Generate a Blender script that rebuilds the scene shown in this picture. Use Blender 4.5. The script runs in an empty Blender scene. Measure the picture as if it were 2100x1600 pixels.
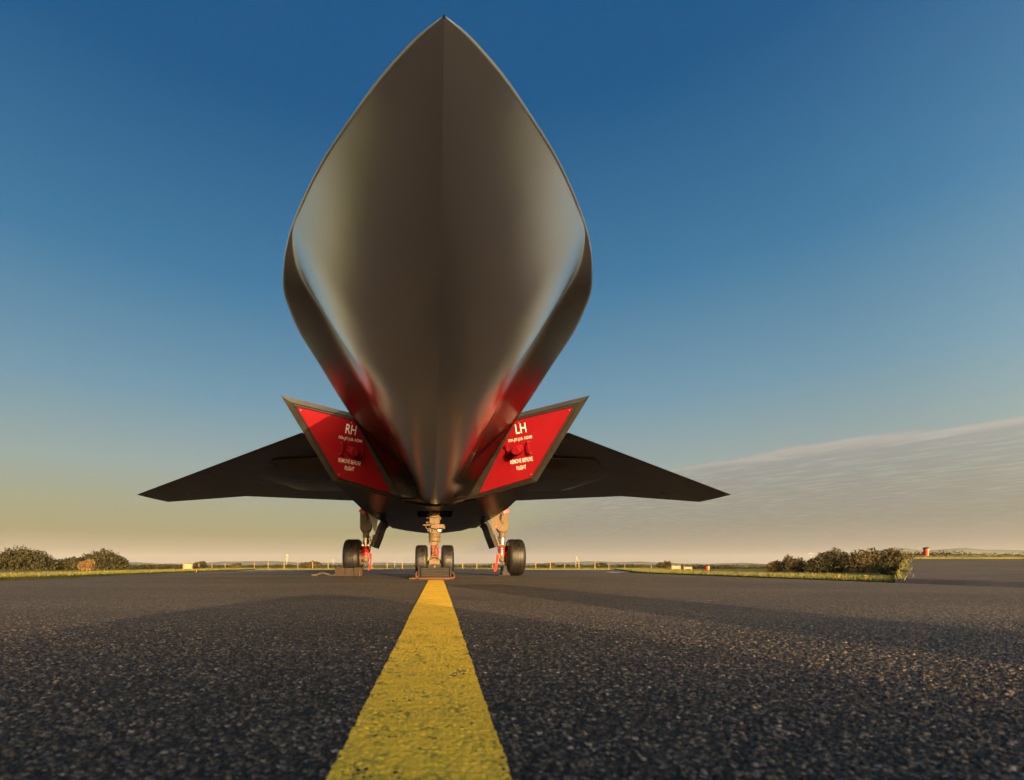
import bpy, bmesh, math, random
import numpy as np
from mathutils import Vector, Matrix

SC = bpy.context.scene
COL = SC.collection
R = math.radians
rng = np.random.default_rng(7)
random.seed(7)

# ------------------------------------------------------------------ camera
EYE = 0.16                       # lens height above the asphalt
cam_d = bpy.data.cameras.new("camera")
cam = bpy.data.objects.new("camera", cam_d)
COL.objects.link(cam)
cam.location = (0, 0, EYE)
cam.rotation_euler = (R(90), 0, 0)
cam_d.sensor_fit = 'HORIZONTAL'
cam_d.sensor_width = 36
cam_d.lens = 36 * 1000 / 2100
cam_d.shift_x = (1050 - 887) / 2100
cam_d.shift_y = (1160 - 800) / 2100
cam_d.clip_start = 0.02
cam_d.clip_end = 20000
cam_d.dof.use_dof = True
cam_d.dof.focus_distance = 2.6
cam_d.dof.aperture_fstop = 7.0
SC.camera = cam

# ------------------------------------------------------------------ light
SUN_AZ, SUN_EL = 15.0, 7.0       # sun low behind the camera, to the right
L = Vector((math.sin(R(SUN_AZ)) * math.cos(R(SUN_EL)), -math.cos(R(SUN_AZ)) * math.cos(R(SUN_EL)), math.sin(R(SUN_EL))))
sun_d = bpy.data.lights.new("sun", 'SUN')
sun_d.energy = 4.8
sun_d.angle = R(0.5)
sun_d.color = (1.0, 0.68, 0.36)
sun = bpy.data.objects.new("sun", sun_d)
COL.objects.link(sun)
sun.rotation_euler = L.to_track_quat('Z', 'Y').to_euler()
sun.location = (3, -20, 12)

SC.view_settings.view_transform = 'Standard'
SC.view_settings.look = 'None'
SC.view_settings.gamma = 1
SC.view_settings.use_curve_mapping = False
EXPO = 0.9
SC.view_settings.exposure = EXPO
SC.render.engine = 'CYCLES'
SC.cycles.use_denoising = True
SC.cycles.max_bounces = 8
SC.cycles.caustics_reflective = False
SC.cycles.caustics_refractive = False


def srgb(r, g, b):
    f = lambda c: c / 12.92 if c <= 0.04045 else ((c + 0.055) / 1.055) ** 2.4
    return (f(r / 255), f(g / 255), f(b / 255), 1)


class NT:
    """tiny node-tree helper"""
    def __init__(self, tree):
        self.t = tree
        self.n = tree.nodes
        self.l = tree.links

    def new(self, typ, **kw):
        nd = self.n.new(typ)
        for k, v in kw.items():
            setattr(nd, k, v)
        return nd

    def put(self, sock, v):
        if isinstance(v, bpy.types.NodeSocket):
            self.l.new(v, sock)
        elif v is not None:
            sock.default_value = v

    def math(self, op, a, b=None, c=None, clamp=False):
        nd = self.new('ShaderNodeMath', operation=op, use_clamp=clamp)
        self.put(nd.inputs[0], a)
        self.put(nd.inputs[1], b)
        self.put(nd.inputs[2], c)
        return nd.outputs[0]

    def mix(self, f, a, b, mode='MIX'):
        nd = self.new('ShaderNodeMix', data_type='RGBA', blend_type=mode)
        self.put(nd.inputs[0], f)
        self.put(nd.inputs[6], a)
        self.put(nd.inputs[7], b)
        return nd.outputs[2]

    def step(self, v, lo, hi, a=0.0, b=1.0):
        nd = self.new('ShaderNodeMapRange', interpolation_type='SMOOTHSTEP')
        self.put(nd.inputs[0], v)
        nd.inputs[1].default_value = lo
        nd.inputs[2].default_value = hi
        nd.inputs[3].default_value = a
        nd.inputs[4].default_value = b
        return nd.outputs[0]

    def noise(self, vec, scale, detail=3, rough=0.5):
        nd = self.new('ShaderNodeTexNoise')
        self.put(nd.inputs['Vector'], vec)
        nd.inputs['Scale'].default_value = scale
        nd.inputs['Detail'].default_value = detail
        nd.inputs['Roughness'].default_value = rough
        return nd.outputs['Fac']

    def mapping(self, vec, scale=(1, 1, 1), rot=(0, 0, 0)):
        nd = self.new('ShaderNodeMapping')
        self.put(nd.inputs['Vector'], vec)
        nd.inputs['Scale'].default_value = scale
        nd.inputs['Rotation'].default_value = rot
        return nd.outputs[0]

    def ramp(self, f, stops, interp='LINEAR'):
        nd = self.new('ShaderNodeValToRGB')
        cr = nd.color_ramp
        cr.interpolation = interp
        while len(cr.elements) < len(stops):
            cr.elements.new(0.5)
        for e, (p, c) in zip(cr.elements, stops):
            e.position = p
            e.color = c
        self.put(nd.inputs[0], f)
        return nd.outputs[0]


# ------------------------------------------------------------------ world: evening sky with a far cloud sheet
world = bpy.data.worlds.new("World")
SC.world = world
world.use_nodes = True
w = NT(world.node_tree)
bg = world.node_tree.nodes['Background']
sky = w.new('ShaderNodeTexSky', sky_type='NISHITA')
sky.sun_disc = False
sky.sun_elevation = R(SUN_EL)
sky.sun_rotation = R(180 - SUN_AZ)
sky.air_density = 1.3
sky.dust_density = 5.0
sky.ozone_density = 0.7
tc = w.new('ShaderNodeTexCoord')
nrm = w.new('ShaderNodeVectorMath', operation='NORMALIZE')
w.l.new(tc.outputs['Generated'], nrm.inputs[0])
sep = w.new('ShaderNodeSeparateXYZ')
w.l.new(nrm.outputs[0], sep.inputs[0])
dx, dy, dz = sep.outputs
grad = w.ramp(w.math('MAXIMUM', dz, 0.0), [
    (0.0, srgb(190, 162, 130)), (0.022, srgb(184, 160, 126)), (0.06, srgb(158, 148, 106)), (0.11, srgb(158, 158, 130)),
    (0.18, srgb(146, 162, 158)), (0.30, srgb(108, 147, 167)), (0.48, srgb(54, 116, 156)), (0.68, srgb(0, 82, 134)),
    (1.0, srgb(0, 76, 126))])
# cloud sheet: directions projected on a level plane overhead, one straight edge far to the right
zc = w.math('MAXIMUM', dz, 0.012)
qx = w.math('DIVIDE', dx, zc)
qy = w.math('DIVIDE', dy, zc)
cmb = w.new('ShaderNodeCombineXYZ')
w.put(cmb.inputs[0], qx)
w.put(cmb.inputs[1], qy)
# coordinates across and along the edge of the sheet
s_ = w.math('ADD', w.math('MULTIPLY', qx, 0.846), w.math('MULTIPLY', qy, 0.533))
a_ = w.math('SUBTRACT', w.math('MULTIPLY', qx, 0.533), w.math('MULTIPLY', qy, 0.846))
cm2 = w.new('ShaderNodeCombineXYZ')
w.put(cm2.inputs[0], w.math('MULTIPLY', a_, 0.35))
w.put(cm2.inputs[1], s_)
wob = w.noise(cm2.outputs[0], 1.1, 5, 0.5)
tear = w.noise(cm2.outputs[0], 7.0, 6, 0.62)
sw = w.math('ADD', s_, w.math('MULTIPLY', w.math('SUBTRACT', wob, 0.5), 1.7))
cover = w.step(sw, 4.76, 4.92)
side = w.step(qx, 1.2, 3.2)                                   # the sheet thins out to the left
holes = w.math('MULTIPLY', w.step(tear, 0.46, 0.62), w.math('MULTIPLY', w.step(sw, 5.6, 6.6), w.step(sw, 9.5, 6.8)))
cov = w.math('MULTIPLY', cover, side)
cov = w.math('MULTIPLY', cov, w.math('SUBTRACT', 0.97, w.math('MULTIPLY', holes, 0.62)))
ccol = w.ramp(dz, [(0.0, srgb(180, 152, 124)), (0.03, srgb(158, 141, 118)), (0.07, srgb(138, 133, 118)),
                   (0.14, srgb(143, 142, 137)), (0.25, srgb(160, 162, 160))])
rim = w.math('MULTIPLY', w.step(sw, 4.8, 4.9), w.step(sw, 5.35, 4.95))
ccol = w.mix(w.math('MULTIPLY', rim, 0.22), ccol, srgb(222, 205, 185))
pale = w.mix(w.math('MULTIPLY', w.step(tear, 0.45, 0.75), 0.4), ccol, srgb(186, 190, 186))
skyc = w.mix(cov, grad, pale)
# low thin streaks of haze over the whole horizon
strk = w.noise(w.mapping(nrm.outputs[0], (2.2, 2.2, 46)), 1.6, 3, 0.55)
skyc = w.mix(w.math('MULTIPLY', w.math('MULTIPLY', w.step(strk, 0.5, 0.72), w.step(dz, 0.13, 0.03)), 0.30), skyc, srgb(160, 148, 118))
big = w.new('ShaderNodeVectorMath', operation='SCALE')
w.l.new(skyc, big.inputs[0])
big.inputs['Scale'].default_value = 10.0 / 2 ** EXPO
tot = w.mix(0.04, big.outputs[0], sky.outputs[0])
# boosted glow added to the unseen sunward sky as warm fill
dots = w.new('ShaderNodeVectorMath', operation='DOT_PRODUCT')
w.l.new(nrm.outputs[0], dots.inputs[0])
dots.inputs[1].default_value = (math.sin(R(SUN_AZ)), -math.cos(R(SUN_AZ)), 0.0)
gl = w.new('ShaderNodeVectorMath', operation='SCALE')
w.l.new(sky.outputs[0], gl.inputs[0])
w.l.new(w.math('MULTIPLY', w.step(dots.outputs['Value'], -0.58, 1.0, 0.0, 4.4), w.step(dz, 1.0, 0.25)), gl.inputs['Scale'])
tot = w.mix(1.0, tot, gl.outputs[0], 'ADD')
w.l.new(tot, bg.inputs['Color'])
bg.inputs['Strength'].default_value = 0.105


# ------------------------------------------------------------------ materials
def mat(name, color=(0.5, 0.5, 0.5), rough=0.6, metal=0.0, var=0.0, vscale=20.0, bump=0.0, bscale=60.0, spec=0.5):
    m = bpy.data.materials.new(name)
    m.use_nodes = True
    t = NT(m.node_tree)
    b = m.node_tree.nodes['Principled BSDF']
    b.inputs['Roughness'].default_value = rough
    b.inputs['Metallic'].default_value = metal
    b.inputs['Specular IOR Level'].default_value = spec
    c = tuple(color[:3]) + (1,)
    b.inputs['Base Color'].default_value = c
    if var or bump:
        co = t.new('ShaderNodeTexCoord').outputs['Object']
    if var:
        f = t.noise(co, vscale, 5, 0.6)
        lo = tuple(x * (1 - var) for x in c[:3]) + (1,)
        hi = tuple(min(1, x * (1 + var)) for x in c[:3]) + (1,)
        t.l.new(t.ramp(f, [(0.3, lo), (0.7, hi)]), b.inputs['Base Color'])
        t.l.new(t.step(f, 0.2, 0.8, max(0, rough - 0.12), min(1, rough + 0.12)), b.inputs['Roughness'])
    if bump:
        bp = t.new('ShaderNodeBump')
        bp.inputs['Strength'].default_value = bump
        bp.inputs['Distance'].default_value = 0.01
        t.l.new(t.noise(co, bscale, 4, 0.6), bp.inputs['Height'])
        t.l.new(bp.outputs[0], b.inputs['Normal'])
    return m


def make_skin(name, lo, hi, edge, r0, r1, flank=None):
    """satin metallic airframe finish with faint scuffs, brighter at glancing angles"""
    m = bpy.data.materials.new(name)
    m.use_nodes = True
    t = NT(m.node_tree)
    m.node_tree.nodes.remove(m.node_tree.nodes['Principled BSDF'])
    co = t.new('ShaderNodeTexCoord').outputs['Object']
    patch = t.noise(co, 2.2, 5, 0.62)
    fine = t.noise(t.mapping(co, (40, 4, 40), (0.2, 0.3, 0.5)), 1.5, 4, 0.7)
    col = t.ramp(patch, [(0.3, lo + (1,)), (0.7, hi + (1,))])
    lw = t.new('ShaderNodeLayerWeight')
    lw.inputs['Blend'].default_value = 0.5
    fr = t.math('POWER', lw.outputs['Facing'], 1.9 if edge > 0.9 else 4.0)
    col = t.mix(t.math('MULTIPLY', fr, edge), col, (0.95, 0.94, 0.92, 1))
    if flank:                                  # shade painted on the outer flanks, feathered into the lighter nose skin
        at_ = t.new('ShaderNodeAttribute', attribute_name='flank_shade')
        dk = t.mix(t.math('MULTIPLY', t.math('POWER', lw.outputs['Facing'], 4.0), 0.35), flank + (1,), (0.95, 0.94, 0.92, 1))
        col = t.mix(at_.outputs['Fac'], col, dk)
    g = t.new('ShaderNodeBsdfAnisotropic')
    g.distribution = 'BECKMANN'
    t.l.new(col, g.inputs['Color'])
    t.l.new(t.math('ADD', t.step(patch, 0.2, 0.8, r0, r1), t.math('MULTIPLY', t.math('SUBTRACT', fine, 0.5), 0.008)), g.inputs['Roughness'])
    t.l.new(g.outputs[0], m.node_tree.nodes['Material Output'].inputs['Surface'])
    return m


M = {}
M['skin'] = make_skin('nose_skin_lightened', (0.37, 0.385, 0.405), (0.43, 0.445, 0.47), 1.0, 0.27, 0.33, (0.19, 0.186, 0.18))  # same skin as the wings, lightened to carry the nose's highlights
M['dark'] = make_skin('airframe_skin_shaded', (0.085, 0.072, 0.064), (0.12, 0.104, 0.093), 0.22, 0.26, 0.34)  # same skin as the nose, with the underside's shade put into its colour
M['lip'] = mat("dark_lip_paint", (0.016, 0.014, 0.012), 0.45, 0.0, var=0.2, vscale=8)
M['seal'] = mat("seal_rubber", (0.012, 0.011, 0.01), 0.55)
M['doorskin'] = mat("gear_door_paint", (0.03, 0.026, 0.022), 0.6, spec=0.2, var=0.2, vscale=10)
M['bay'] = mat("bay_black", (0.01, 0.01, 0.01), 0.8)
M['red'] = mat("red_gloss_paint", (0.205, 0.006, 0.011), 0.55, var=0.08, vscale=6, spec=0.1)
M['letter'] = mat("letter_white", (0.82, 0.8, 0.76), 0.5)
M['cream'] = mat("gear_paint_sun_tone", (0.15, 0.105, 0.058), 0.6, spec=0.25, var=0.18, vscale=30)
M['grey'] = mat("gear_paint_shade_tone", (0.12, 0.108, 0.09), 0.65, spec=0.2, var=0.15, vscale=30)
M['chrome'] = mat("bare_steel", (0.40, 0.38, 0.35), 0.38, 0.8)
M['darkmetal'] = mat("dark_steel", (0.09, 0.085, 0.08), 0.45, 0.6)
M['tyre'] = mat("tyre_rubber", (0.010, 0.009, 0.008), 0.5, var=0.35, vscale=25, bump=0.15, bscale=90)
M['sleeve'] = mat("red_sleeve", (0.5, 0.012, 0.02), 0.45, var=0.15, vscale=25)
M['ribbon'] = mat("red_ribbon_cloth", (0.62, 0.02, 0.025), 0.8)
M['white'] = mat("white_paint", (0.30, 0.29, 0.275), 0.7, spec=0.2)
M['chockrub'] = mat("chock_rubber", (0.013, 0.010, 0.008), 0.75, var=0.35, vscale=35, bump=0.3, bscale=120)
M['chockwood'] = mat("chock_timber", (0.035, 0.021, 0.012), 0.85, var=0.4, vscale=22, bump=0.4, bscale=60)
M['rope'] = mat("orange_rope", (0.11, 0.042, 0.018), 0.85, var=0.3, vscale=70)
M['oldrope'] = mat("weathered_rope", (0.08, 0.055, 0.035), 0.9, var=0.3, vscale=60)
M['lime'] = mat("lime_paint", (0.42, 0.5, 0.05), 0.5)
M['yellowpost'] = mat("yellow_post_paint", (0.26, 0.16, 0.025), 0.6, var=0.2, vscale=6)
M['woodpost'] = mat("weathered_wood", (0.22, 0.14, 0.08), 0.9, var=0.3, vscale=8)
M['board'] = mat("cream_board", (0.32, 0.25, 0.13), 0.7, var=0.12, vscale=3)
M['steelpole'] = mat("pole_grey", (0.45, 0.4, 0.36), 0.6)
M['barrelcream'] = mat("barrel_cream", (0.35, 0.24, 0.11), 0.6)
M['barrelred'] = mat("barrel_red", (0.40, 0.03, 0.025), 0.6)
M['black'] = mat("black_plastic", (0.008, 0.008, 0.008), 0.7)
M['shade_caster'] = mat("caster_dark", (0.05, 0.05, 0.055), 0.9)
M['bark'] = mat("bark", (0.07, 0.05, 0.035), 0.95)
M['bird'] = mat("bird_dark", (0.03, 0.03, 0.03), 0.8)


def leaf_mat(name, a, b_):
    m = bpy.data.materials.new(name)
    m.use_nodes = True
    t = NT(m.node_tree)
    b = m.node_tree.nodes['Principled BSDF']
    co = t.new('ShaderNodeTexCoord').outputs['Object']
    f = t.noise(co, 1.7, 5, 0.75)
    t.l.new(t.ramp(f, [(0.35, a + (1,)), (0.65, b_ + (1,))]), b.inputs['Base Color'])
    b.inputs['Roughness'].default_value = 0.7
    b.inputs['Specular IOR Level'].default_value = 0.2
    return m


M['leafdark'] = leaf_mat("leaf_dark", (0.022, 0.024, 0.010), (0.058, 0.05, 0.02))
M['leafmid'] = leaf_mat("leaf_olive", (0.036, 0.033, 0.013), (0.085, 0.064, 0.026))
M['leafgorse'] = leaf_mat("leaf_gorse", (0.12, 0.075, 0.03), (0.24, 0.15, 0.06))
M['blade'] = leaf_mat("grass_blade", (0.09, 0.10, 0.022), (0.17, 0.15, 0.04))


def make_asphalt(name, near=True):
    m = bpy.data.materials.new(name)
    m.use_nodes = True
    t = NT(m.node_tree)
    b = m.node_tree.nodes['Principled BSDF']
    co = t.new('ShaderNodeTexCoord').outputs['Object']
    # stones bedded in tar
    v = t.new('ShaderNodeTexVoronoi')
    t.put(v.inputs['Vector'], co)
    v.inputs['Scale'].default_value = 165
    v2 = t.new('ShaderNodeTexVoronoi')
    t.put(v2.inputs['Vector'], co)
    v2.inputs['Scale'].default_value = 60
    hue = t.new('ShaderNodeSeparateColor')
    t.l.new(v.outputs['Color'], hue.inputs[0])
    stone = t.ramp(hue.outputs[0], [(0.0, (0.040, 0.033, 0.025, 1)), (0.5, (0.102, 0.081, 0.058, 1)),
                                    (0.82, (0.175, 0.136, 0.096, 1)), (0.95, (0.27, 0.21, 0.15, 1)), (1.0, (0.44, 0.36, 0.27, 1))])
    tar = (0.021, 0.0185, 0.016, 1)
    col = t.mix(t.step(v.outputs['Distance'], 0.35, 0.65), stone, tar)
    fine = t.noise(co, 900, 2, 0.6)
    col = t.mix(1.0, col, t.ramp(fine, [(0.3, (0.75, 0.75, 0.75, 1)), (0.7, (1.25, 1.25, 1.25, 1))]), 'MULTIPLY')
    # wide patches of wear
    patch = t.noise(co, 0.9, 4, 0.6)
    patch2 = t.noise(t.mapping(co, (0.12, 0.9, 1)), 1.0, 4, 0.6)
    col = t.mix(1.0, col, t.ramp(patch, [(0.3, (0.8, 0.8, 0.8, 1)), (0.7, (1.2, 1.18, 1.15, 1))]), 'MULTIPLY')
    col = t.mix(1.0, col, t.ramp(patch2, [(0.32, (0.72, 0.7, 0.68, 1)), (0.68, (1.25, 1.22, 1.2, 1))]), 'MULTIPLY')
    # tar joints across the apron and the darker, older lane beyond them
    sp = t.new('ShaderNodeSeparateXYZ')
    t.l.new(co, sp.inputs[0])
    yy = t.math('ADD', sp.outputs[1], t.math('MULTIPLY', t.math('SUBTRACT', t.noise(co, 0.35, 3, 0.5), 0.5), 1.2))
    band = 1.0 if near else 0.0
    old = t.math('MULTIPLY', t.step(yy, 12.2, 13.0), t.step(yy, 33.0, 29.0))
    col = t.mix(t.math('MULTIPLY', old, 0.55 * band), col, (0.032, 0.024, 0.018, 1))
    j1 = t.math('MULTIPLY', t.step(yy, 12.7, 12.9), t.step(yy, 13.6, 13.3))
    j2 = t.math('MULTIPLY', t.step(yy, 18.6, 18.9), t.step(yy, 19.9, 19.5))
    col = t.mix(t.math('MULTIPLY', t.math('ADD', j1, t.math('MULTIPLY', j2, 0.6)), 0.75 * band), col, (0.012, 0.010, 0.009, 1))
    t.l.new(col, b.inputs['Base Color'])
    t.l.new(t.step(hue.outputs[1], 0, 1, 0.62, 0.9), b.inputs['Roughness'])
    b.inputs['Specular IOR Level'].default_value = 0.35
    bp = t.new('ShaderNodeBump')
    bp.inputs['Strength'].default_value = 0.85
    bp.inputs['Distance'].default_value = 0.0035
    h = t.math('ADD', t.math('MULTIPLY', v.outputs['Distance'], -1.2), t.math('MULTIPLY', v2.outputs['Distance'], -0.8))
    h = t.math('ADD', h, t.math('MULTIPLY', fine, 0.25))
    t.l.new(h, bp.inputs['Height'])
    t.l.new(bp.outputs[0], b.inputs['Normal'])
    return m


def make_line():
    m = bpy.data.materials.new("yellow_line_paint")
    m.use_nodes = True
    t = NT(m.node_tree)
    b = m.node_tree.nodes['Principled BSDF']
    co = t.new('ShaderNodeTexCoord').outputs['Object']
    v = t.new('ShaderNodeTexVoronoi')
    t.put(v.inputs['Vector'], co)
    v.inputs['Scale'].default_value = 165
    n1 = t.noise(co, 26, 5, 0.65)
    n2 = t.noise(co, 300, 3, 0.6)
    n3 = t.noise(co, 4, 3, 0.6)
    col = t.ramp(n1, [(0.3, (0.84, 0.48, 0.025, 1)), (0.7, (0.96, 0.60, 0.03, 1))])
    col = t.mix(1.0, col, t.ramp(n3, [(0.3, (0.85, 0.85, 0.85, 1)), (0.7, (1.1, 1.1, 1.1, 1))]), 'MULTIPLY')
    pit = t.math('MULTIPLY', t.step(v.outputs['Distance'], 0.45, 0.68), t.step(n1, 0.43, 0.62))
    pit = t.math('MAXIMUM', pit, t.step(n2, 0.68, 0.76))
    col = t.mix(t.math('MULTIPLY', pit, 0.7), col, (0.10, 0.075, 0.02, 1))
    t.l.new(col, b.inputs['Base Color'])
    b.inputs['Roughness'].default_value = 0.62
    bp = t.new('ShaderNodeBump')
    bp.inputs['Strength'].default_value = 0.7
    bp.inputs['Distance'].default_value = 0.003
    t.l.new(t.math('ADD', t.math('MULTIPLY', v.outputs['Distance'], -1.0), t.math('MULTIPLY', n2, 0.3)), bp.inputs['Height'])
    t.l.new(bp.outputs[0], b.inputs['Normal'])
    return m


M['asphalt'] = make_asphalt("worn_asphalt")
M['asphalt2'] = make_asphalt("taxiway_asphalt", False)
M['line'] = make_line()


def make_grass():
    m = bpy.data.materials.new("grass_field")
    m.use_nodes = True
    t = NT(m.node_tree)
    b = m.node_tree.nodes['Principled BSDF']
    co = t.new('ShaderNodeTexCoord').outputs['Object']
    f = t.noise(co, 0.35, 6, 0.7)
    g = t.noise(co, 9, 4, 0.7)
    col = t.ramp(f, [(0.3, (0.075, 0.085, 0.02, 1)), (0.7, (0.15, 0.135, 0.035, 1))])
    col = t.mix(1.0, col, t.ramp(g, [(0.3, (0.6, 0.6, 0.6, 1)), (0.7, (1.3, 1.3, 1.3, 1))]), 'MULTIPLY')
    t.l.new(col, b.inputs['Base Color'])
    b.inputs['Roughness'].default_value = 0.9
    b.inputs['Specular IOR Level'].default_value = 0.1
    return m


M['grass'] = make_grass()
M['hill'] = leaf_mat("hill_cover", (0.05, 0.06, 0.03), (0.12, 0.12, 0.06))
M['puddle'] = mat("still_water", (0.02, 0.03, 0.04), 0.04)


# ------------------------------------------------------------------ mesh helpers
class MB:
    def __init__(self):
        self.v, self.f, self.pieces = [], [], []

    def add(self, vs, fs):
        o, fo = len(self.v), len(self.f)
        self.v += [tuple(p) for p in vs]
        self.f += [tuple(i + o for i in f) for f in fs]
        self.pieces.append((o, len(self.v), fo, len(self.f)))
        return self

    def box(self, c, s, rot=None):
        hx, hy, hz = s[0] / 2, s[1] / 2, s[2] / 2
        vs = [Vector((x, y, z)) for x in (-hx, hx) for y in (-hy, hy) for z in (-hz, hz)]
        if rot is not None:
            vs = [rot @ p for p in vs]
        c = Vector(c)
        return self.add([p + c for p in vs], [(0, 1, 3, 2), (4, 6, 7, 5), (0, 4, 5, 1), (2, 3, 7, 6), (0, 2, 6, 4), (1, 5, 7, 3)])

    def lathe(self, p0, axis, prof, n=24):
        """prof: list of (along, radius); ends are capped"""
        ax = Vector(axis).normalized()
        e1 = ax.orthogonal().normalized()
        e2 = ax.cross(e1)
        p0 = Vector(p0)
        vs, fs = [], []
        for a, r in prof:
            for k in range(n):
                th = 2 * math.pi * k / n
                vs.append(p0 + ax * a + (e1 * math.cos(th) + e2 * math.sin(th)) * r)
        for j in range(len(prof) - 1):
            for k in range(n):
                k2 = (k + 1) % n
                fs.append((j * n + k, j * n + k2, (j + 1) * n + k2, (j + 1) * n + k))
        fs.append(tuple(range(n))[::-1])
        fs.append(tuple((len(prof) - 1) * n + k for k in range(n)))
        return self.add(vs, fs)

    def rod(self, p0, p1, r, n=12, r1=None):
        p0, p1 = Vector(p0), Vector(p1)
        d = p1 - p0
        r1 = r if r1 is None else r1
        l = d.length
        b = min(0.12 * r, 0.2 * l)
        return self.lathe(p0, d, [(0, r - b), (b, r), (l - b, r1), (l, r1 - b)], n)

    def tube(self, pts, r, n=8, twist=0.0):
        pts = [Vector(p) for p in pts]
        vs, fs = [], []
        up = Vector((0, 0, 1))
        for i, p in enumerate(pts):
            d = (pts[min(i + 1, len(pts) - 1)] - pts[max(i - 1, 0)]).normalized()
            e1 = d.cross(up)
            if e1.length < 1e-3:
                e1 = d.cross(Vector((1, 0, 0)))
            e1.normalize()
            e2 = e1.cross(d)
            for k in range(n):
                th = 2 * math.pi * k / n + twist * i
                rr = r * (1 + (0.16 if (twist and k % 2 == 0) else 0))
                vs.append(p + (e1 * math.cos(th) + e2 * math.sin(th)) * rr)
        for j in range(len(pts) - 1):
            for k in range(n):
                k2 = (k + 1) % n
                fs.append((j * n + k, j * n + k2, (j + 1) * n + k2, (j + 1) * n + k))
        fs.append(tuple(range(n))[::-1])
        fs.append(tuple((len(pts) - 1) * n + k for k in range(n)))
        return self.add(vs, fs)

    def prism(self, poly, d):
        """flat polygon (3-D points) pushed along vector d"""
        n = len(poly)
        d = Vector(d)
        a = [Vector(p) for p in poly]
        fs = [tuple(range(n))[::-1], tuple(range(n, 2 * n))]
        fs += [(k, (k + 1) % n, n + (k + 1) % n, n + k) for k in range(n)]
        return self.add(a + [p + d for p in a], fs)


def origin_of(o):
    p = Vector((0, 0, 0))
    while o is not None:
        p += o.location
        o = o.parent
    return p


def obj(name, mb, material, parent=None, smooth=None, bevel=0.0, loc=None):
    """link a mesh object; builder points are world points"""
    off = Vector(loc) if loc is not None else (origin_of(parent) if parent else Vector((0, 0, 0)))
    me = bpy.data.meshes.new(name)
    me.from_pydata([Vector(p) - off for p in mb.v], [], mb.f)
    bm = bmesh.new()
    bm.from_mesh(me)
    bmesh.ops.recalc_face_normals(bm, faces=bm.faces)
    bm.to_mesh(me)
    bm.free()
    me.materials.append(material)
    if smooth is not None:
        for p in me.polygons:
            p.use_smooth = True
        me.set_sharp_from_angle(angle=R(smooth))
    o = bpy.data.objects.new(name, me)
    COL.objects.link(o)
    if parent:
        o.parent = parent
    elif loc is not None:
        o.location = loc
    if bevel:
        b = o.modifiers.new("bevel", 'BEVEL')
        b.width = bevel
        b.segments = 2
        b.limit_method = 'ANGLE'
    return o


def objs(name, mb, material, parent, **kw):
    """one object for every piece of the builder"""
    out = []
    for v0, v1, f0, f1 in mb.pieces:
        p = MB()
        p.add(mb.v[v0:v1], [tuple(i - v0 for i in f) for f in mb.f[f0:f1]])
        out.append(obj(name, p, material, parent, **kw))
    return out


def tag(o, label, cat, group=None):
    o['label'] = label
    o['category'] = cat
    if group:
        o['group'] = group
    return o


def thing(name, label, cat, loc, group=None):
    o = bpy.data.objects.new(name, None)
    o.empty_display_size = 0.1
    COL.objects.link(o)
    o.location = loc
    return tag(o, label, cat, group)


def struct(o):
    o['kind'] = 'structure'
    return o


def np_mesh(name, verts, faces, material, smooth=True):
    me = bpy.data.meshes.new(name)
    me.from_pydata(verts.tolist(), [], faces.tolist())
    me.materials.append(material)
    if smooth:
        me.polygons.foreach_set('use_smooth', [True] * len(me.polygons))
    o = bpy.data.objects.new(name, me)
    COL.objects.link(o)
    return o


def sstep(x, a, b):
    t = np.clip((x - a) / (b - a), 0, 1)
    return t * t * (3 - 2 * t)


# ------------------------------------------------------------------ ground
def ground_z(x, y):
    """apron: crowned along the middle, falling gently to both sides and away"""
    x, y = np.asarray(x, float), np.asarray(y, float)
    z = -0.36 * sstep(np.abs(x), 3.0, 14.0)
    z = z - np.where(np.abs(x) < 14, 1, 1) * 0.22 * sstep(y, 14, 62) * (1 - sstep(np.abs(x), 5, 14))
    return z


def gz(x, y):
    return float(ground_z(x, y))


LEFT_EDGE = lambda y: -12.0 - 0.17 * y
RIGHT_EDGE = lambda y: 10.9 + 0.075 * y + 0.24 * max(0.0, y - 30)
FAR_Y = 62.0


def hash2(ix, iy, k):
    h = np.sin(ix * 127.1 + iy * 311.7 + k * 74.7) * 43758.5453
    return h - np.floor(h)


def stones(x, y, cell):
    """height field of rounded stones: 1 at a stone's crown, 0 in the joints"""
    gx, gy = np.floor(x / cell), np.floor(y / cell)
    d1 = np.full(x.shape, 9.0)
    d2 = np.full(x.shape, 9.0)
    hh = np.zeros(x.shape)
    for i in (-1, 0, 1):
        for j in (-1, 0, 1):
            cx, cy = gx + i, gy + j
            px = (cx + 0.1 + 0.8 * hash2(cx, cy, 1)) * cell
            py = (cy + 0.1 + 0.8 * hash2(cx, cy, 2)) * cell
            d = np.hypot(x - px, y - py) / cell
            nearer = d < d1
            d2 = np.where(nearer, d1, np.minimum(d2, d))
            hh = np.where(nearer, hash2(cx, cy, 3), hh)
            d1 = np.where(nearer, d, d1)
    edge = np.clip((d2 - d1) / 0.45, 0, 1)
    return np.sqrt(edge) * (0.35 + 0.65 * hh)


def rough_height(x, y):
    return 0.0032 * stones(x, y, 0.0061) + 0.0020 * stones(x + 3.1, y + 1.7, 0.012) + 0.0012 * stones(x + 7.7, y + 2.9, 0.031)


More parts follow.
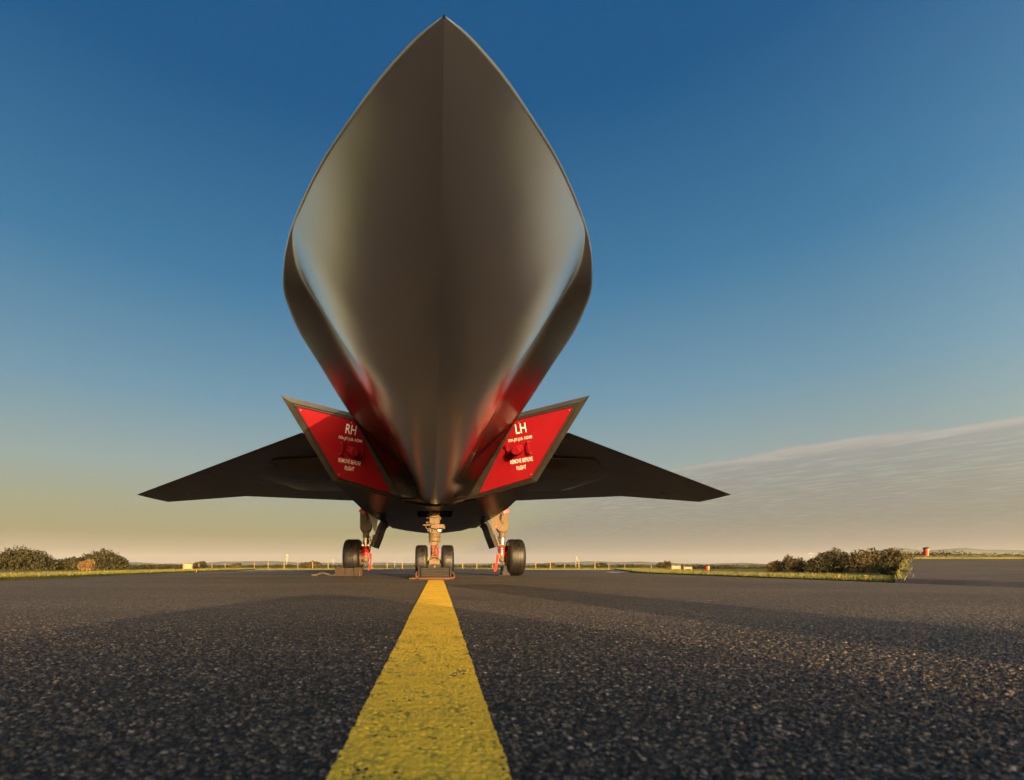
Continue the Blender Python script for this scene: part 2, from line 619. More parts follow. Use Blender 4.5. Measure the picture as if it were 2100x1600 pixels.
NEAR0, NEAR1 = 0.27, 1.9
n_r, n_c = 470, 800
ys = NEAR0 * (NEAR1 / NEAR0) ** (np.arange(n_r + 1) / n_r)
us = np.linspace(-1.02, 1.36, n_c + 1)
Yg, Ug = np.meshgrid(ys, us, indexing='ij')
Xg = Ug * Yg
fade = 1 - sstep(Yg, 1.0, 1.75)
fade *= sstep(Yg, NEAR0, NEAR0 + 0.01)
Zg = rough_height(Xg, Yg) * fade - 0.0035 * fade
Zg += ground_z(Xg, Yg)
verts = np.stack([Xg, Yg, Zg], -1).reshape(-1, 3)
i0 = (np.arange(n_r)[:, None] * (n_c + 1) + np.arange(n_c)[None, :]).reshape(-1)
faces_near = np.stack([i0, i0 + 1, i0 + n_c + 2, i0 + n_c + 1], -1)
# the rest of the apron: strips round the fine patch, sharing its outline
yr = np.concatenate([[NEAR1], np.linspace(2.0, 6, 15)[1:], np.linspace(6.5, 20, 28), np.linspace(21, FAR_Y, 42)])
ufr = np.linspace(0, 1, 61)


def sheet(name, ylist, xl, xr, n, material):
    vs, fs = [], []
    for y in ylist:
        a, b = xl(y), xr(y)
        for k in range(n + 1):
            x = a + (b - a) * k / n
            vs.append((x, y, gz(x, y)))
    for j in range(len(ylist) - 1):
        for k in range(n):
            q = j * (n + 1) + k
            fs.append((q, q + 1, q + n + 2, q + n + 1))
    return vs, fs


V, F = verts.tolist(), faces_near.tolist()


def addsheet(ylist, xl, xr, n):
    vs, fs = sheet('', ylist, xl, xr, n, None)
    o = len(V)
    V.extend(vs)
    F.extend([tuple(i + o for i in f) for f in fs])


addsheet(list(yr), LEFT_EDGE, RIGHT_EDGE, 60)
yn = list(ys[::10]) if (n_r % 10 == 0) else list(ys)
addsheet(yn, LEFT_EDGE, lambda y: -1.02 * y, 20)
addsheet(yn, lambda y: 1.36 * y, RIGHT_EDGE, 20)
addsheet([-45, -20, -8, -3, -1, 0, NEAR0], LEFT_EDGE, RIGHT_EDGE, 40)
me = bpy.data.meshes.new("apron")
me.from_pydata(V, [], F)
me.materials.append(M['asphalt'])
me.polygons.foreach_set('use_smooth', [True] * len(me.polygons))
apron = bpy.data.objects.new("apron", me)
COL.objects.link(apron)
struct(apron)

# yellow centre line: paint lying over the stones, thin where they stand proud
LW = 0.155
lc = lambda y: -0.0135 + 0.0098 * y
n_l = 130
yl = np.concatenate([ys, np.linspace(NEAR1, 5.22, 60)[1:]])
xs = np.linspace(-0.5, 0.5, n_l + 1)
YY, SS = np.meshgrid(yl, xs, indexing='ij')
edge_w = 0.003 * (stones(YY * 1.0 + 5, SS * 0 + np.sign(SS), 0.021) - 0.5) * np.sign(SS) * (np.abs(SS) > 0.46)
XX = lc(YY) + SS * (0.139 + 0.018 * np.clip(YY / 4.0, 0, 1)) + edge_w
fd = (1 - sstep(YY, 1.0, 1.75)) * sstep(YY, NEAR0, NEAR0 + 0.01)
wear = stones(XX + 9, YY + 4, 0.043)
rh = rough_height(XX, YY)
ZZ = (rh * 0.55 + 0.0030 - 0.0012 * wear - 0.0035) * fd + 0.004 * (1 - fd)
ZZ = np.where(np.abs(SS) > 0.499, ZZ - 0.004 * fd, ZZ)
vl = np.stack([XX, YY, ZZ], -1).reshape(-1, 3)
il = (np.arange(len(yl) - 1)[:, None] * (n_l + 1) + np.arange(n_l)[None, :]).reshape(-1)
fl = np.stack([il, il + 1, il + n_l + 2, il + n_l + 1], -1)
cl = np_mesh("centre_line", vl, fl, M['line'])
struct(cl)

# grass all round the apron, one step above its edge
GZ = -0.25
g = MB()
corners = [(LEFT_EDGE(-45), -45), (LEFT_EDGE(FAR_Y), FAR_Y), (RIGHT_EDGE(FAR_Y), FAR_Y), (RIGHT_EDGE(-45), -45)]


def strip(points, out):
    for a, b in zip(points, points[1:]):
        oa, ob = out(a), out(b)
        g.add([(a[0], a[1], GZ), (b[0], b[1], GZ), (ob[0], ob[1], GZ), (oa[0], oa[1], GZ)], [(0, 1, 2, 3)])
        g.add([(a[0], a[1], GZ), (b[0], b[1], GZ), (b[0], b[1], GZ - 0.6), (a[0], a[1], GZ - 0.6)], [(0, 1, 2, 3)])


BIGR = 5200
strip([corners[0], corners[1]], lambda p: (-BIGR, p[1] if p[1] < 0 else p[1]))
strip([corners[2], (RIGHT_EDGE(30), 30), corners[3]], lambda p: (BIGR, p[1]))
strip([(-BIGR, FAR_Y), corners[1], corners[2], (BIGR, FAR_Y)], lambda p: (p[0], BIGR))
strip([(BIGR, -45), corners[3], corners[0], (-BIGR, -45)], lambda p: (p[0], -600))
field = obj("field", g, M['grass'])
struct(field)

# raised taxiway climbing away on the right, with its own grass verge
rt = MB()
rows = 44
top = 0.56
for j in range(rows + 1):
    t = j / rows
    xl, yl_ = 11.1 + (27.3 - 11.1) * t, 11.7 + (28.2 - 11.7) * t
    xr, yr_ = 10.4 + (70 - 10.4) * t, 3.0 + (28.2 - 3.0) * t
    z = -0.325 + 0.16 * min(1.0, t / 0.0225) + (top + 0.165) * max(0.0, (t - 0.0225) / 0.9775) ** 1.1
    if j == 0:
        z = -0.37
    for k in range(13):
        rt.v.append((xl + (xr - xl) * k / 12, yl_ + (yr_ - yl_) * k / 12, z))
    rt.v.append((xl - 0.02, yl_ + 0.02, min(z, GZ) - 0.3))
for j in range(rows):
    for k in range(12):
        q = j * 14 + k
        rt.f.append((q, q + 1, q + 15, q + 14))
    rt.f.append((j * 14, (j + 1) * 14, (j + 1) * 14 + 13, j * 14 + 13))
ramp_o = struct(obj("raised_taxiway", rt, M['asphalt2'], smooth=60))
rv = MB()
for k in range(40):
    x0, x1 = 25.4 + k * 1.2, 25.4 + (k + 1) * 1.2
    pr = [(28.1, top - 0.3), (28.1, top + 0.07), (29.2, top + 0.13), (33.5, top + 0.17), (46, -0.6)]
    for (ya, za), (yb, zb) in zip(pr, pr[1:]):
        sa, sb = 0.98 * (ya - 28.1), 0.98 * (yb - 28.1)
        rv.add([(x0 + sa, ya, za), (x1 + sa, ya, za), (x1 + sb, yb, zb), (x0 + sb, yb, zb)], [(0, 1, 2, 3)])
        if k == 0:
            rv.add([(x0 + sa, ya, za), (x0 + sb, yb, zb), (x0 + sb, yb, -0.7), (x0 + sa, ya, -0.7)], [(0, 1, 2, 3)])
verge = struct(obj("raised_verge", rv, M['grass']))

# puddles at the low edges of the apron
for (cx, cy, wx, wy) in ((-17.4, 45.0, 2.6, 1.6), (13.4, 36.0, 1.4, 1.2)):
    p = MB()
    ring = []
    for k in range(28):
        th = 2 * math.pi * k / 28
        r_ = 1 + 0.2 * math.sin(3 * th + 1) + 0.1 * math.sin(5 * th)
        x, y = cx + wx * r_ * math.cos(th), cy + wy * r_ * math.sin(th)
        ring.append((x, y, gz(cx, cy) + 0.03))
    p.add(ring, [tuple(range(28))])
    struct(obj("puddle", p, M['puddle']))

# hills on the horizon
def hill(name, dist, x0, x1, base_h, seed, hfun):
    n = 160
    mb = MB()
    for k in range(n + 1):
        x = x0 + (x1 - x0) * k / n
        h = max(0.5, hfun((x / dist) * 1000 + 887))
        mb.v += [(x, dist - 160, GZ - 0.5), (x, dist - 60, h * 0.75), (x, dist, h), (x, dist + 150, h * 0.6), (x, dist + 350, GZ - 1)]
    for k in range(n):
        for j in range(4):
            q = k * 5 + j
            mb.f.append((q, q + 5, q + 6, q + 1))
    return struct(obj(name, mb, M['hill'], smooth=60))


def ridge(pts, scale, jit=0.0, seed=1):
    xs_ = [p[0] for p in pts]
    hs_ = [p[1] for p in pts]
    def f(px):
        h = float(np.interp(px, xs_, hs_))
        h += jit * (math.sin(px * 0.11 + seed) + 0.6 * math.sin(px * 0.31 + 2 * seed) + 0.4 * math.sin(px * 0.83))
        return h * scale
    return f


D1 = 2600
hill("far_hill", D1, -1.3 * D1, 1.6 * D1, 0, 3, ridge([(-500, 4), (0, 5), (240, 3), (270, 7.5), (330, 4), (400, 5), (460, 8), (540, 9.5), (560, 9.5),
     (620, 6), (700, 6), (760, 6.5), (900, 4), (1100, 5), (1170, 7), (1215, 9.5), (1260, 7), (1310, 8), (1350, 7), (1420, 4), (1480, 4), (1520, 6.5),
     (1560, 4), (1640, 5), (1760, 20), (1810, 33), (1850, 37), (1890, 31), (1930, 33), (1975, 37), (2010, 33), (2100, 32), (2400, 30)], D1 / 1000, 0.35, 2))

# ------------------------------------------------------------------ the aircraft
AX = 0.025                                   # its axis passes a hand's breadth right of the lens
def P(x, y, z):
    """aircraft coordinates: x from the axis, y from the lens, z above the lens"""
    return (x + AX, y, z + EYE)


jet = thing("jet_aircraft", "dark metallic stealth jet with pointed overhanging nose parked astride the yellow line", "aircraft", (AX, 6.0, 0))

ST = [  # y, keel z, crease x z, chine x z, top z, keel fullness
    (1.050, 1.184, 0.000, 1.1845, 0.000, 1.185, 1.187, 1.0),
    (1.075, 1.166, 0.0265, 1.1885, 0.027, 1.189, 1.20, 1.0),
    (1.20, 1.090, 0.1405, 1.2065, 0.142, 1.208, 1.26, 1.10),
    (1.34, 1.012, 0.238, 1.2345, 0.240, 1.236, 1.31, 1.30),
    (1.52, 0.925, 0.359, 1.2615, 0.362, 1.263, 1.37, 1.60),
    (1.75, 0.845, 0.486, 1.2995, 0.491, 1.302, 1.44, 2.0),
    (1.97, 0.795, 0.588, 1.333, 0.600, 1.338, 1.50, 2.3),
    (2.21, 0.762, 0.622, 1.346, 0.696, 1.370, 1.56, 2.5),
    (2.60, 0.738, 0.550, 1.312, 0.803, 1.408, 1.64, 2.6),
    (3.10, 0.724, 0.505, 1.268, 0.845, 1.436, 1.72, 2.6),
    (3.60, 0.714, 0.455, 1.207, 0.836, 1.445, 1.78, 2.5),
    (4.30, 0.702, 0.370, 1.095, 0.822, 1.445, 1.83, 2.3),
    (4.85, 0.690, 0.290, 0.955, 0.797, 1.441, 1.85, 2.1),
    (5.10, 0.682, 0.235, 0.845, 0.588, 1.100, 1.85, 2.1),
    (5.35, 0.672, 0.180, 0.735, 0.380, 0.757, 1.85, 2.0)]
ST = np.array(ST)


def pchip(x, y, xq):
    h = np.diff(x)
    d = np.diff(y) / h
    m = np.zeros_like(y)
    for k in range(1, len(x) - 1):
        if d[k - 1] * d[k] > 0:
            w1, w2 = 2 * h[k] + h[k - 1], h[k] + 2 * h[k - 1]
            m[k] = (w1 + w2) / (w1 / d[k - 1] + w2 / d[k])
    m[0], m[-1] = d[0], d[-1]
    i = np.clip(np.searchsorted(x, xq) - 1, 0, len(x) - 2)
    t = (xq - x[i]) / h[i]
    return ((1 + 2 * t) * (1 - t) ** 2 * y[i] + t * (1 - t) ** 2 * h[i] * m[i] + t * t * (3 - 2 * t) * y[i + 1] + t * t * (t - 1) * h[i] * m[i + 1])


yq = np.concatenate([1.05 + 0.15 * np.linspace(0, 1, 9) ** 1.5, np.linspace(1.2, 4.85, 74)[1:], np.linspace(4.85, 5.35, 9)[1:]])
cols = [np.where(yq <= 4.85, pchip(ST[:13, 0], ST[:13, k], np.minimum(yq, 4.85)), np.interp(yq, ST[:, 0], ST[:, k])) for k in range(1, 8)]
hull = MB()
NB, NS, NTOP = 20, 16, 10
for j, y in enumerate(yq):
    kz, cx, czz, ox, oz, tz, pw = [c[j] for c in cols]
    half = []
    lw = 0.30 - 0.14 * float(sstep(np.array(y), 1.2, 2.6))
    for s in np.linspace(0, 1, NB):
        half.append([cx * s, kz + (czz - kz) * (lw * s + (1 - lw) * s ** pw)])
    for s in np.linspace(0, 1, NS + 1)[1:]:
        half.append([cx + (ox - cx) * s, czz + (oz - czz) * s])
    half = np.array(half)
    for _ in range(10):                       # round the inner corner a little
        sm = half.copy()
        sm[1:-1] = 0.25 * half[:-2] + 0.5 * half[1:-1] + 0.25 * half[2:]
        half = sm
    lip = min(0.012, max(ox, 0.0) * 0.2)
    tops = [[ox + 0.35 * lip, oz + 0.5 * lip], [ox - 0.1 * lip, oz + lip]]
    for s in np.linspace(0, 1, NTOP)[1:]:
        tops.append([ox * math.cos(s * math.pi / 2), oz + lip + (tz - oz - lip) * math.sin(s * math.pi / 2) ** 1.3])
    half = np.vstack([half, tops])
    ring = [P(x, y, z) for x, z in half] + [P(-x, y, z) for x, z in half[-2:0:-1]]
    if j == 0:
        nr = len(ring)
    hull.v += ring
for j in range(len(yq) - 1):
    for k in range(nr):
        k2 = (k + 1) % nr
        hull.f.append((j * nr + k, j * nr + k2, (j + 1) * nr + k2, (j + 1) * nr + k))
hull.f.append(tuple((len(yq) - 1) * nr + k for k in range(nr)))
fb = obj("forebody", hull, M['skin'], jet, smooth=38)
fc = fb.data.attributes.new('flank_shade', 'FLOAT', 'POINT')
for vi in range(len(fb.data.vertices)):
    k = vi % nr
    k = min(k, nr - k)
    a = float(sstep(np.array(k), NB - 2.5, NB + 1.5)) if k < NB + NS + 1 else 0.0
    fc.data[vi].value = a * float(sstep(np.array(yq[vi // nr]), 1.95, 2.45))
for e in fb.data.edges:                       # the keel is a crisp fold
    a, b = e.vertices
    if a % nr == 0 and b % nr == 0 and a != b:
        e.use_edge_sharp = True
tip = MB().lathe(P(0, 1.043, 1.186), (0, 1, -0.02), [(0.006, 0.001), (0.009, 0.003), (0.013, 0.0045), (0.02, 0.005)], 12)
obj("nose_tip", tip, M['dark'], jet, smooth=50)

# intake plane  y = IA - IB*|x| - IC*z
IA, IB, IC = 5.852, 0.561, 0.386
def onplane(hx, t, push=0.0):
    """point of the intake plane seen at slope hx across and t up from the lens axis"""
    y = IA / (1 + IB * hx + IC * t)
    return Vector((hx * y, y, t * y))


def nface(s):
    n = Vector((-IB * s, -1, -IC))
    return n.normalized()


def side(v, s):
    return Vector((v[0] * s, v[1], v[2]))


LIP = [onplane(.317, .349), onplane(.172, .313), onplane(.085, .1375), onplane(.2085, .172)]        # tip, inner top, inner foot, outer foot
COV = [onplane(.2852, .3265), onplane(.167, .2985), onplane(.1615, .294), onplane(.0712, .1418), onplane(.1985, .1808)]
cc = sum(COV, Vector()) / 5
def grow(poly, f):
    return [cc + (p - cc) * f for p in poly]


ra = MB()     # rear body: from the intake lips to the tail
rings = [
    [(0, 5.40, .655), (.10, 5.39, .66), (LIP[2].x, LIP[2].y, LIP[2].z), (.72, 5.14, .785), tuple(LIP[3]), (1.2, 4.74, 1.17), tuple(LIP[0]), tuple(LIP[1]), (.5, 4.9, 1.72), (0, 4.9, 1.80)],
    [(0, 5.8, .648), (.22, 5.8, .648), (.47, 5.8, .685), (.75, 5.8, .74), (1.01, 5.75, .815), (1.16, 5.7, 1.12), (1.42, 5.6, 1.50), (.9, 5.6, 1.6), (.5, 5.6, 1.76), (0, 5.6, 1.84)],
    [(0, 6.5, .642), (.22, 6.5, .642), (.50, 6.5, .650), (.78, 6.5, .690), (.975, 6.5, .760), (1.10, 6.5, 1.08), (1.42, 6.5, 1.45), (.9, 6.5, 1.62), (.5, 6.5, 1.76), (0, 6.5, 1.84)],
    [(0, 7.4, .635), (.24, 7.4, .635), (.56, 7.4, .630), (.76, 7.4, .650), (.885, 7.4, .715), (1.03, 7.4, 1.03), (1.42, 7.4, 1.40), (.9, 7.4, 1.58), (.5, 7.4, 1.7), (0, 7.4, 1.78)],
    [(0, 8.2, .630), (.25, 8.2, .628), (.55, 8.2, .620), (.70, 8.2, .630), (.79, 8.2, .690), (.95, 8.2, 1.0), (1.42, 8.2, 1.36), (.9, 8.2, 1.5), (.5, 8.2, 1.6), (0, 8.2, 1.68)],
    [(0, 9.55, .622), (.22, 9.28, .622), (.50, 8.75, .625), (.64, 8.6, .66), (.72, 8.6, .73), (.9, 8.8, 1.02), (1.42, 9.2, 1.30), (.9, 9.3, 1.36), (.5, 9.4, 1.4), (0, 9.5, 1.42)],
    [(0, 9.75, 1.1), (.22, 9.7, 1.1), (.50, 9.65, 1.12), (.64, 9.62, 1.14), (.72, 9.62, 1.16), (.9, 9.6, 1.2), (1.42, 9.6, 1.27), (.9, 9.6, 1.28), (.5, 9.6, 1.29), (0, 9.6, 1.3)]]
rr = []
for r_ in rings:
    full = [P(*p) for p in r_] + [P(-p[0], p[1], p[2]) for p in r_[-2:0:-1]]
    rr.append(full)
nr2 = len(rr[0])
BAYX, BAYY = 0.23, (5.82, 6.48)
ra.v = [p for r_ in rr for p in r_]
for j in range(len(rr) - 1):
    for k in range(nr2):
        k2 = (k + 1) % nr2
        if j == 1 and (k in (0, nr2 - 1)):     # the nose gear bay is open here
            continue
        ra.f.append((j * nr2 + k, j * nr2 + k2, (j + 1) * nr2 + k2, (j + 1) * nr2 + k))
body = obj("rear_body", ra, M['dark'], jet, smooth=42)
bay = MB()
bz0, bz1 = .645, 1.1
x, (ya, yb) = .221, (5.795, 6.505)
bay.add([P(-x, ya, bz0), P(x, ya, bz0), P(x, yb, bz0), P(-x, yb, bz0), P(-x, ya, bz1), P(x, ya, bz1), P(x, yb, bz1), P(-x, yb, bz1)],
        [(0, 1, 5, 4), (1, 2, 6, 5), (2, 3, 7, 6), (3, 0, 4, 7), (4, 5, 6, 7)])
obj("gear_bay", bay, M['bay'], jet)
# ledge under the nose where the two intakes meet the keel
lg = MB().prism([P(-.455, 5.32, .722), P(-.2, 5.40, .668), P(.2, 5.40, .668), P(.455, 5.32, .722), P(.40, 5.36, .745), P(-.40, 5.36, .745)], (0, 0.06, 0.0))
obj("lip_ledge", lg, M['dark'], jet, bevel=0.004)

for s in (1, -1):
    n = nface(s)
    outer = [side(p, s) for p in LIP]
    tipv, itop, ifoot, ofoot = outer
    grown = [side(p, s) for p in grow(COV, 1.075)]
    gtl, gtr, gtr2, gbr, gbl = grown
    lipm = MB()
    f = [Vector(P(*p)) for p in outer]
    gi = [Vector(P(*(p - n * -0.0))) + n * 0.012 for p in grown]
    bi = [p - n * 0.09 for p in gi]
    vs = f + gi + bi
    T, IT, IF, OF = 0, 1, 2, 3
    A, B, B2, C, D = 4, 5, 6, 7, 8
    lipm.add(vs, [(T, IT, B, A), (IT, B2, B), (IT, IF, C, B2), (IF, OF, D, C), (OF, T, A, D),
                  (A, B, 10, 9), (B, B2, 11, 10), (B2, C, 12, 11), (C, D, 13, 12), (D, A, 9, 13)])
    obj("intake_lip", lipm, M['lip'], jet, bevel=0.006)
    # black sealing strip round the cover
    inner = [side(p, s) for p in grow(COV, 1.012)]
    sm = MB()
    o1 = [Vector(P(*p)) + n * 0.004 for p in [side(p, s) for p in grow(COV, 1.072)]]
    i1 = [Vector(P(*p)) + n * 0.012 for p in inner]
    i2 = [p - n * 0.05 for p in i1]
    sm.add(o1 + i1 + i2, [(k, (k + 1) % 5, 5 + (k + 1) % 5, 5 + k) for k in range(5)] + [(5 + k, 5 + (k + 1) % 5, 10 + (k + 1) % 5, 10 + k) for k in range(5)])
    obj("intake_seal", sm, M['seal'], jet)

# wings
LEy = lambda x: 4.6 + (x - 1.2) * 1.0055 if x > 1.28 else 4.85
TEx = [1.0, 1.56, 3.45, 5.33]
TEyv = [9.6, 9.6, 8.97, 9.78]
for s in (1, -1):
    wm = MB()
    xs_ = [1.15, 1.29, 1.42, 1.7, 2.1, 2.7, 3.2, 3.45, 4.0, 4.6, 5.1, 5.33]
    prof_t = [0, .004, .012, .03, .07, .15, .3, .5, .7, .85, 1.0]
    nn = len(prof_t)
    for x in xs_:
        le, te = LEy(x), float(np.interp(x, TEx, TEyv))
        ch = te - le
        th = 0.036 * min(ch, 4.2)
        low, up = [], []
        for t in prof_t:
            yt = 2.6 * (0.2969 * math.sqrt(t) - 0.126 * t - 0.3516 * t * t + 0.2843 * t ** 3 - 0.1036 * t ** 4)
            low.append(P(s * x, le + ch * t, 1.275 - 0.7 * th * yt))
            up.append(P(s * x, le + ch * t, 1.275 + 1.3 * th * yt))
        wm.v += low + up[-2:0:-1]
    nw = 2 * nn - 2
    for j in range(len(xs_) - 1):
        for k in range(nw):
            k2 = (k + 1) % nw
            wm.f.append((j * nw + k, j * nw + k2, (j + 1) * nw + k2, (j + 1) * nw + k))
    wm.f.append(tuple((len(xs_) - 1) * nw + k for k in range(nw)))
    obj("wing", wm, M['dark'], jet, smooth=30)
    fm = MB()
    lowp = [(.95, 5.7, 1.13), (1.65, 5.9, 1.165), (2.2, 6.95, 1.205), (2.0, 7.72, 1.185), (.85, 7.78, 1.18)]
    upp = [(.85, 5.5, 1.24), (1.9, 5.7, 1.25), (2.5, 6.85, 1.26), (2.25, 8.0, 1.25), (.85, 8.05, 1.25)]
    vs = [P(s * p[0], p[1], p[2]) for p in lowp + upp]
    fm.add(vs, [(0, 1, 2, 3, 4)] + [(k, (k + 1) % 5, 5 + (k + 1) % 5, 5 + k) for k in range(5)] + [(5, 6, 7, 8, 9)])
    obj("wing_fairing", fm, M['dark'], jet, smooth=20, bevel=0.03)


# landing gear -----------------------------------------------------------
def tyre_prof(rad, wid, grooves):
    """half-wheel section as (along axle, radius) from one bead to the other"""
    h = wid / 2
    rim = rad * 0.55
    pr = [(-h * 0.72, rim), (-h * 0.95, rim + 0.25 * (rad - rim)), (-h, rad * 0.80), (-h * 0.93, rad * 0.90), (-h * 0.78, rad * 0.965), (-h * 0.6, rad * 0.99)]
    gs = grooves
    for g0 in gs:
        a = g0 * h
        pr += [(a - h * 0.055, rad), (a - h * 0.045, rad * 0.965), (a + h * 0.045, rad * 0.965), (a + h * 0.055, rad)]
    pr += [(h * 0.6, rad * 0.99), (h * 0.78, rad * 0.965), (h * 0.93, rad * 0.90), (h, rad * 0.80), (h * 0.95, rim + 0.25 * (rad - rim)), (h * 0.72, rim)]
    return pr


def wheel(parent, x, y, rad, wid, grooves, hubmat):
    c = (x + AX, y, rad + gz(x + AX, y))
    t = MB().lathe((c[0], c[1], c[2]), (1, 0, 0), tyre_prof(rad, wid, grooves), 56)
    obj("tyre", t, M['tyre'], parent, smooth=40)
    hb = MB()
    hh = wid / 2
    hb.lathe(c, (1, 0, 0), [(-hh * 0.7, rad * 0.2), (-hh * 0.72, rad * 0.5), (-hh * 0.5, rad * 0.56), (hh * 0.5, rad * 0.56), (hh * 0.72, rad * 0.5), (hh * 0.7, rad * 0.2)], 28)
    for k in range(8):
        th = k * math.pi / 4
        for e in (-1, 1):
            hb.rod((c[0] + e * hh * 0.70, c[1] + rad * .36 * math.cos(th), c[2] + rad * .36 * math.sin(th)), (c[0] + e * hh * 0.80, c[1] + rad * .36 * math.cos(th), c[2] + rad * .36 * math.sin(th)), rad * .05, 8)
    obj("hub", hb, hubmat, parent, smooth=40)


# nose leg
NY = 6.0
nl = MB()
Z = lambda z: z + EYE
nl.box(P(0, NY, .70), (.13, .14, .26))                      # upper leg block, up in the bay
nl.box(P(0, NY - .075, .555), (.125, .03, .10))
nl.box(P(.005, NY - .09, .60), (.09, .03, .045))
nl.box(P(-.02, NY - .02, .62), (.14, .12, .012))
nl.box(P(0, NY, .53), (.118, .13, .2))
obj_nose = obj("nose_leg", nl, M['cream'], jet, bevel=0.008)
q = MB()
for (z0, z1, r_) in ((.47, .49, .075), (.41, .465, .062), (.385, .41, .078), (.36, .382, .07), (.345, .357, .078), (.30, .343, .07), (.292, .298, .076)):
    q.lathe(P(0, NY, z0), (0, 0, 1), [(0, r_ - .003), (.003, r_), (z1 - z0 - .003, r_), (z1 - z0, r_ - .003)], 28)
obj("leg_drum", q, M['cream'], obj_nose, smooth=35)
q = MB()
q.box(P(.035, NY - .05, .475), (.16, .13, .05))
q.box(P(.075, NY - .05, .468), (.10, .10, .04), Matrix.Rotation(0.1, 3, 'Y'))
q.rod(P(.02, NY - .085, .44), P(.02, NY - .085, .51), .022)
objs("steering_collar", q, M['cream'], obj_nose, bevel=0.006)
q = MB()
q.rod(P(-.065, NY - .03, .585), P(-.10, NY - .03, .587), .010)
q.rod(P(-.055, NY - .04, .525), P(-.105, NY - .04, .525), .014)
q.rod(P(-.05, NY - .06, .495), P(-.13, NY - .06, .492), .011)
q.rod(P(-.13, NY - .06, .492), P(-.145, NY - .06, .492), .006)
q.tube([P(-.10, NY - .07, .49), P(-.105, NY - .08, .46), P(-.085, NY - .085, .44), P(-.05, NY - .085, .455)], .007)
q.rod(P(.065, NY - .03, .575), P(.078, NY - .03, .575), .02)
objs("hydraulic_pipe", q, M['cream'], obj_nose, smooth=40)
q = MB()
for e in (-1, 1):
    q.box(P(e * .07, NY - .04, .425), (.032, .05, .032))
q.rod(P(.055, NY - .075, .425), P(.055, NY - .095, .425), .018)
objs("clamp", q, M['chrome'], obj_nose, bevel=0.005)
q = MB()
q.rod(P(-.088, NY - .055, .425), P(-.064, NY - .055, .425), .017)
q.rod(P(.060, NY - .055, .43), P(.094, NY - .055, .43), .019)
q.rod(P(-.05, NY - .07, .40), P(-.05, NY - .07, .45), .012)
objs("actuator", q, M['darkmetal'], obj_nose, smooth=40)
q = MB().lathe(P(0, NY, .275), (0, 0, 1), [(0, .055), (.006, .064), (.016, .064), (.018, .05)], 24)
q.lathe(P(0, NY, .23), (0, 0, 1), [(0, .046), (.05, .05)], 24)
q.box(P(.0, NY - .055, .262), (.07, .02, .035))
obj("lower_casting", q, M['cream'], obj_nose, smooth=40)
q = MB().lathe(P(0, NY, .075), (0, 0, 1), [(0, .047), (.003, .05), (.157, .05), (.16, .047)], 28)
obj("sleeve", q, M['sleeve'], obj_nose, smooth=40)
q = MB()                                     # scissor links
pin = P(.0, NY - .145, .175)
for e in (-1, 1):
    q.rod(P(e * .052, NY - .06, .29), P(e * .012, NY - .145, .182), .010, 10)
q.rod((pin[0] - .036, pin[1], pin[2]), (pin[0] + .036, pin[1], pin[2]), .009, 10)
objs("upper_link", q, M['cream'], obj_nose, smooth=40)
q = MB()
for e in (-1, 1):
    q.rod(P(e * .012, NY - .145, .168), P(e * .056, NY - .08, .058), .011, 10)
q.rod(P(-.05, NY - .085, .066), P(.05, NY - .085, .066), .012, 10)
q.rod(P(-.033, NY - .115, .105), P(.033, NY - .115, .105), .008, 10)
objs("lower_link", q, M['cream'], obj_nose, smooth=40)
q = MB()
q.box(P(0, NY - .05, .042), (.13, .09, .048))
q.rod(P(0, NY - .02, .02), P(0, NY - .02, -.03), .017)
q.rod(P(0, NY - .02, .06), P(0, NY - .02, .09), .05)
obj("axle_block", q, M['cream'], obj_nose, bevel=0.006)
q = MB().rod(P(-.16, NY, .207 - EYE), P(.16, NY, .207 - EYE), .026)
obj("axle", q, M['darkmetal'], obj_nose, smooth=40)
q = MB()
for e in (-1, 1):
    q.lathe(P(e * .086 - .01, NY + .03, .060), (1, 0, 0), [(0, .05), (.004, .055), (.02, .055), (.024, .05)], 20)
objs("brake_plate", q, M['lime'], obj_nose, smooth=40)
for e in (-1, 1):
    wheel(obj_nose, e * .158, NY, .207, .150, (-.28, .05, .34), M['darkmetal'])

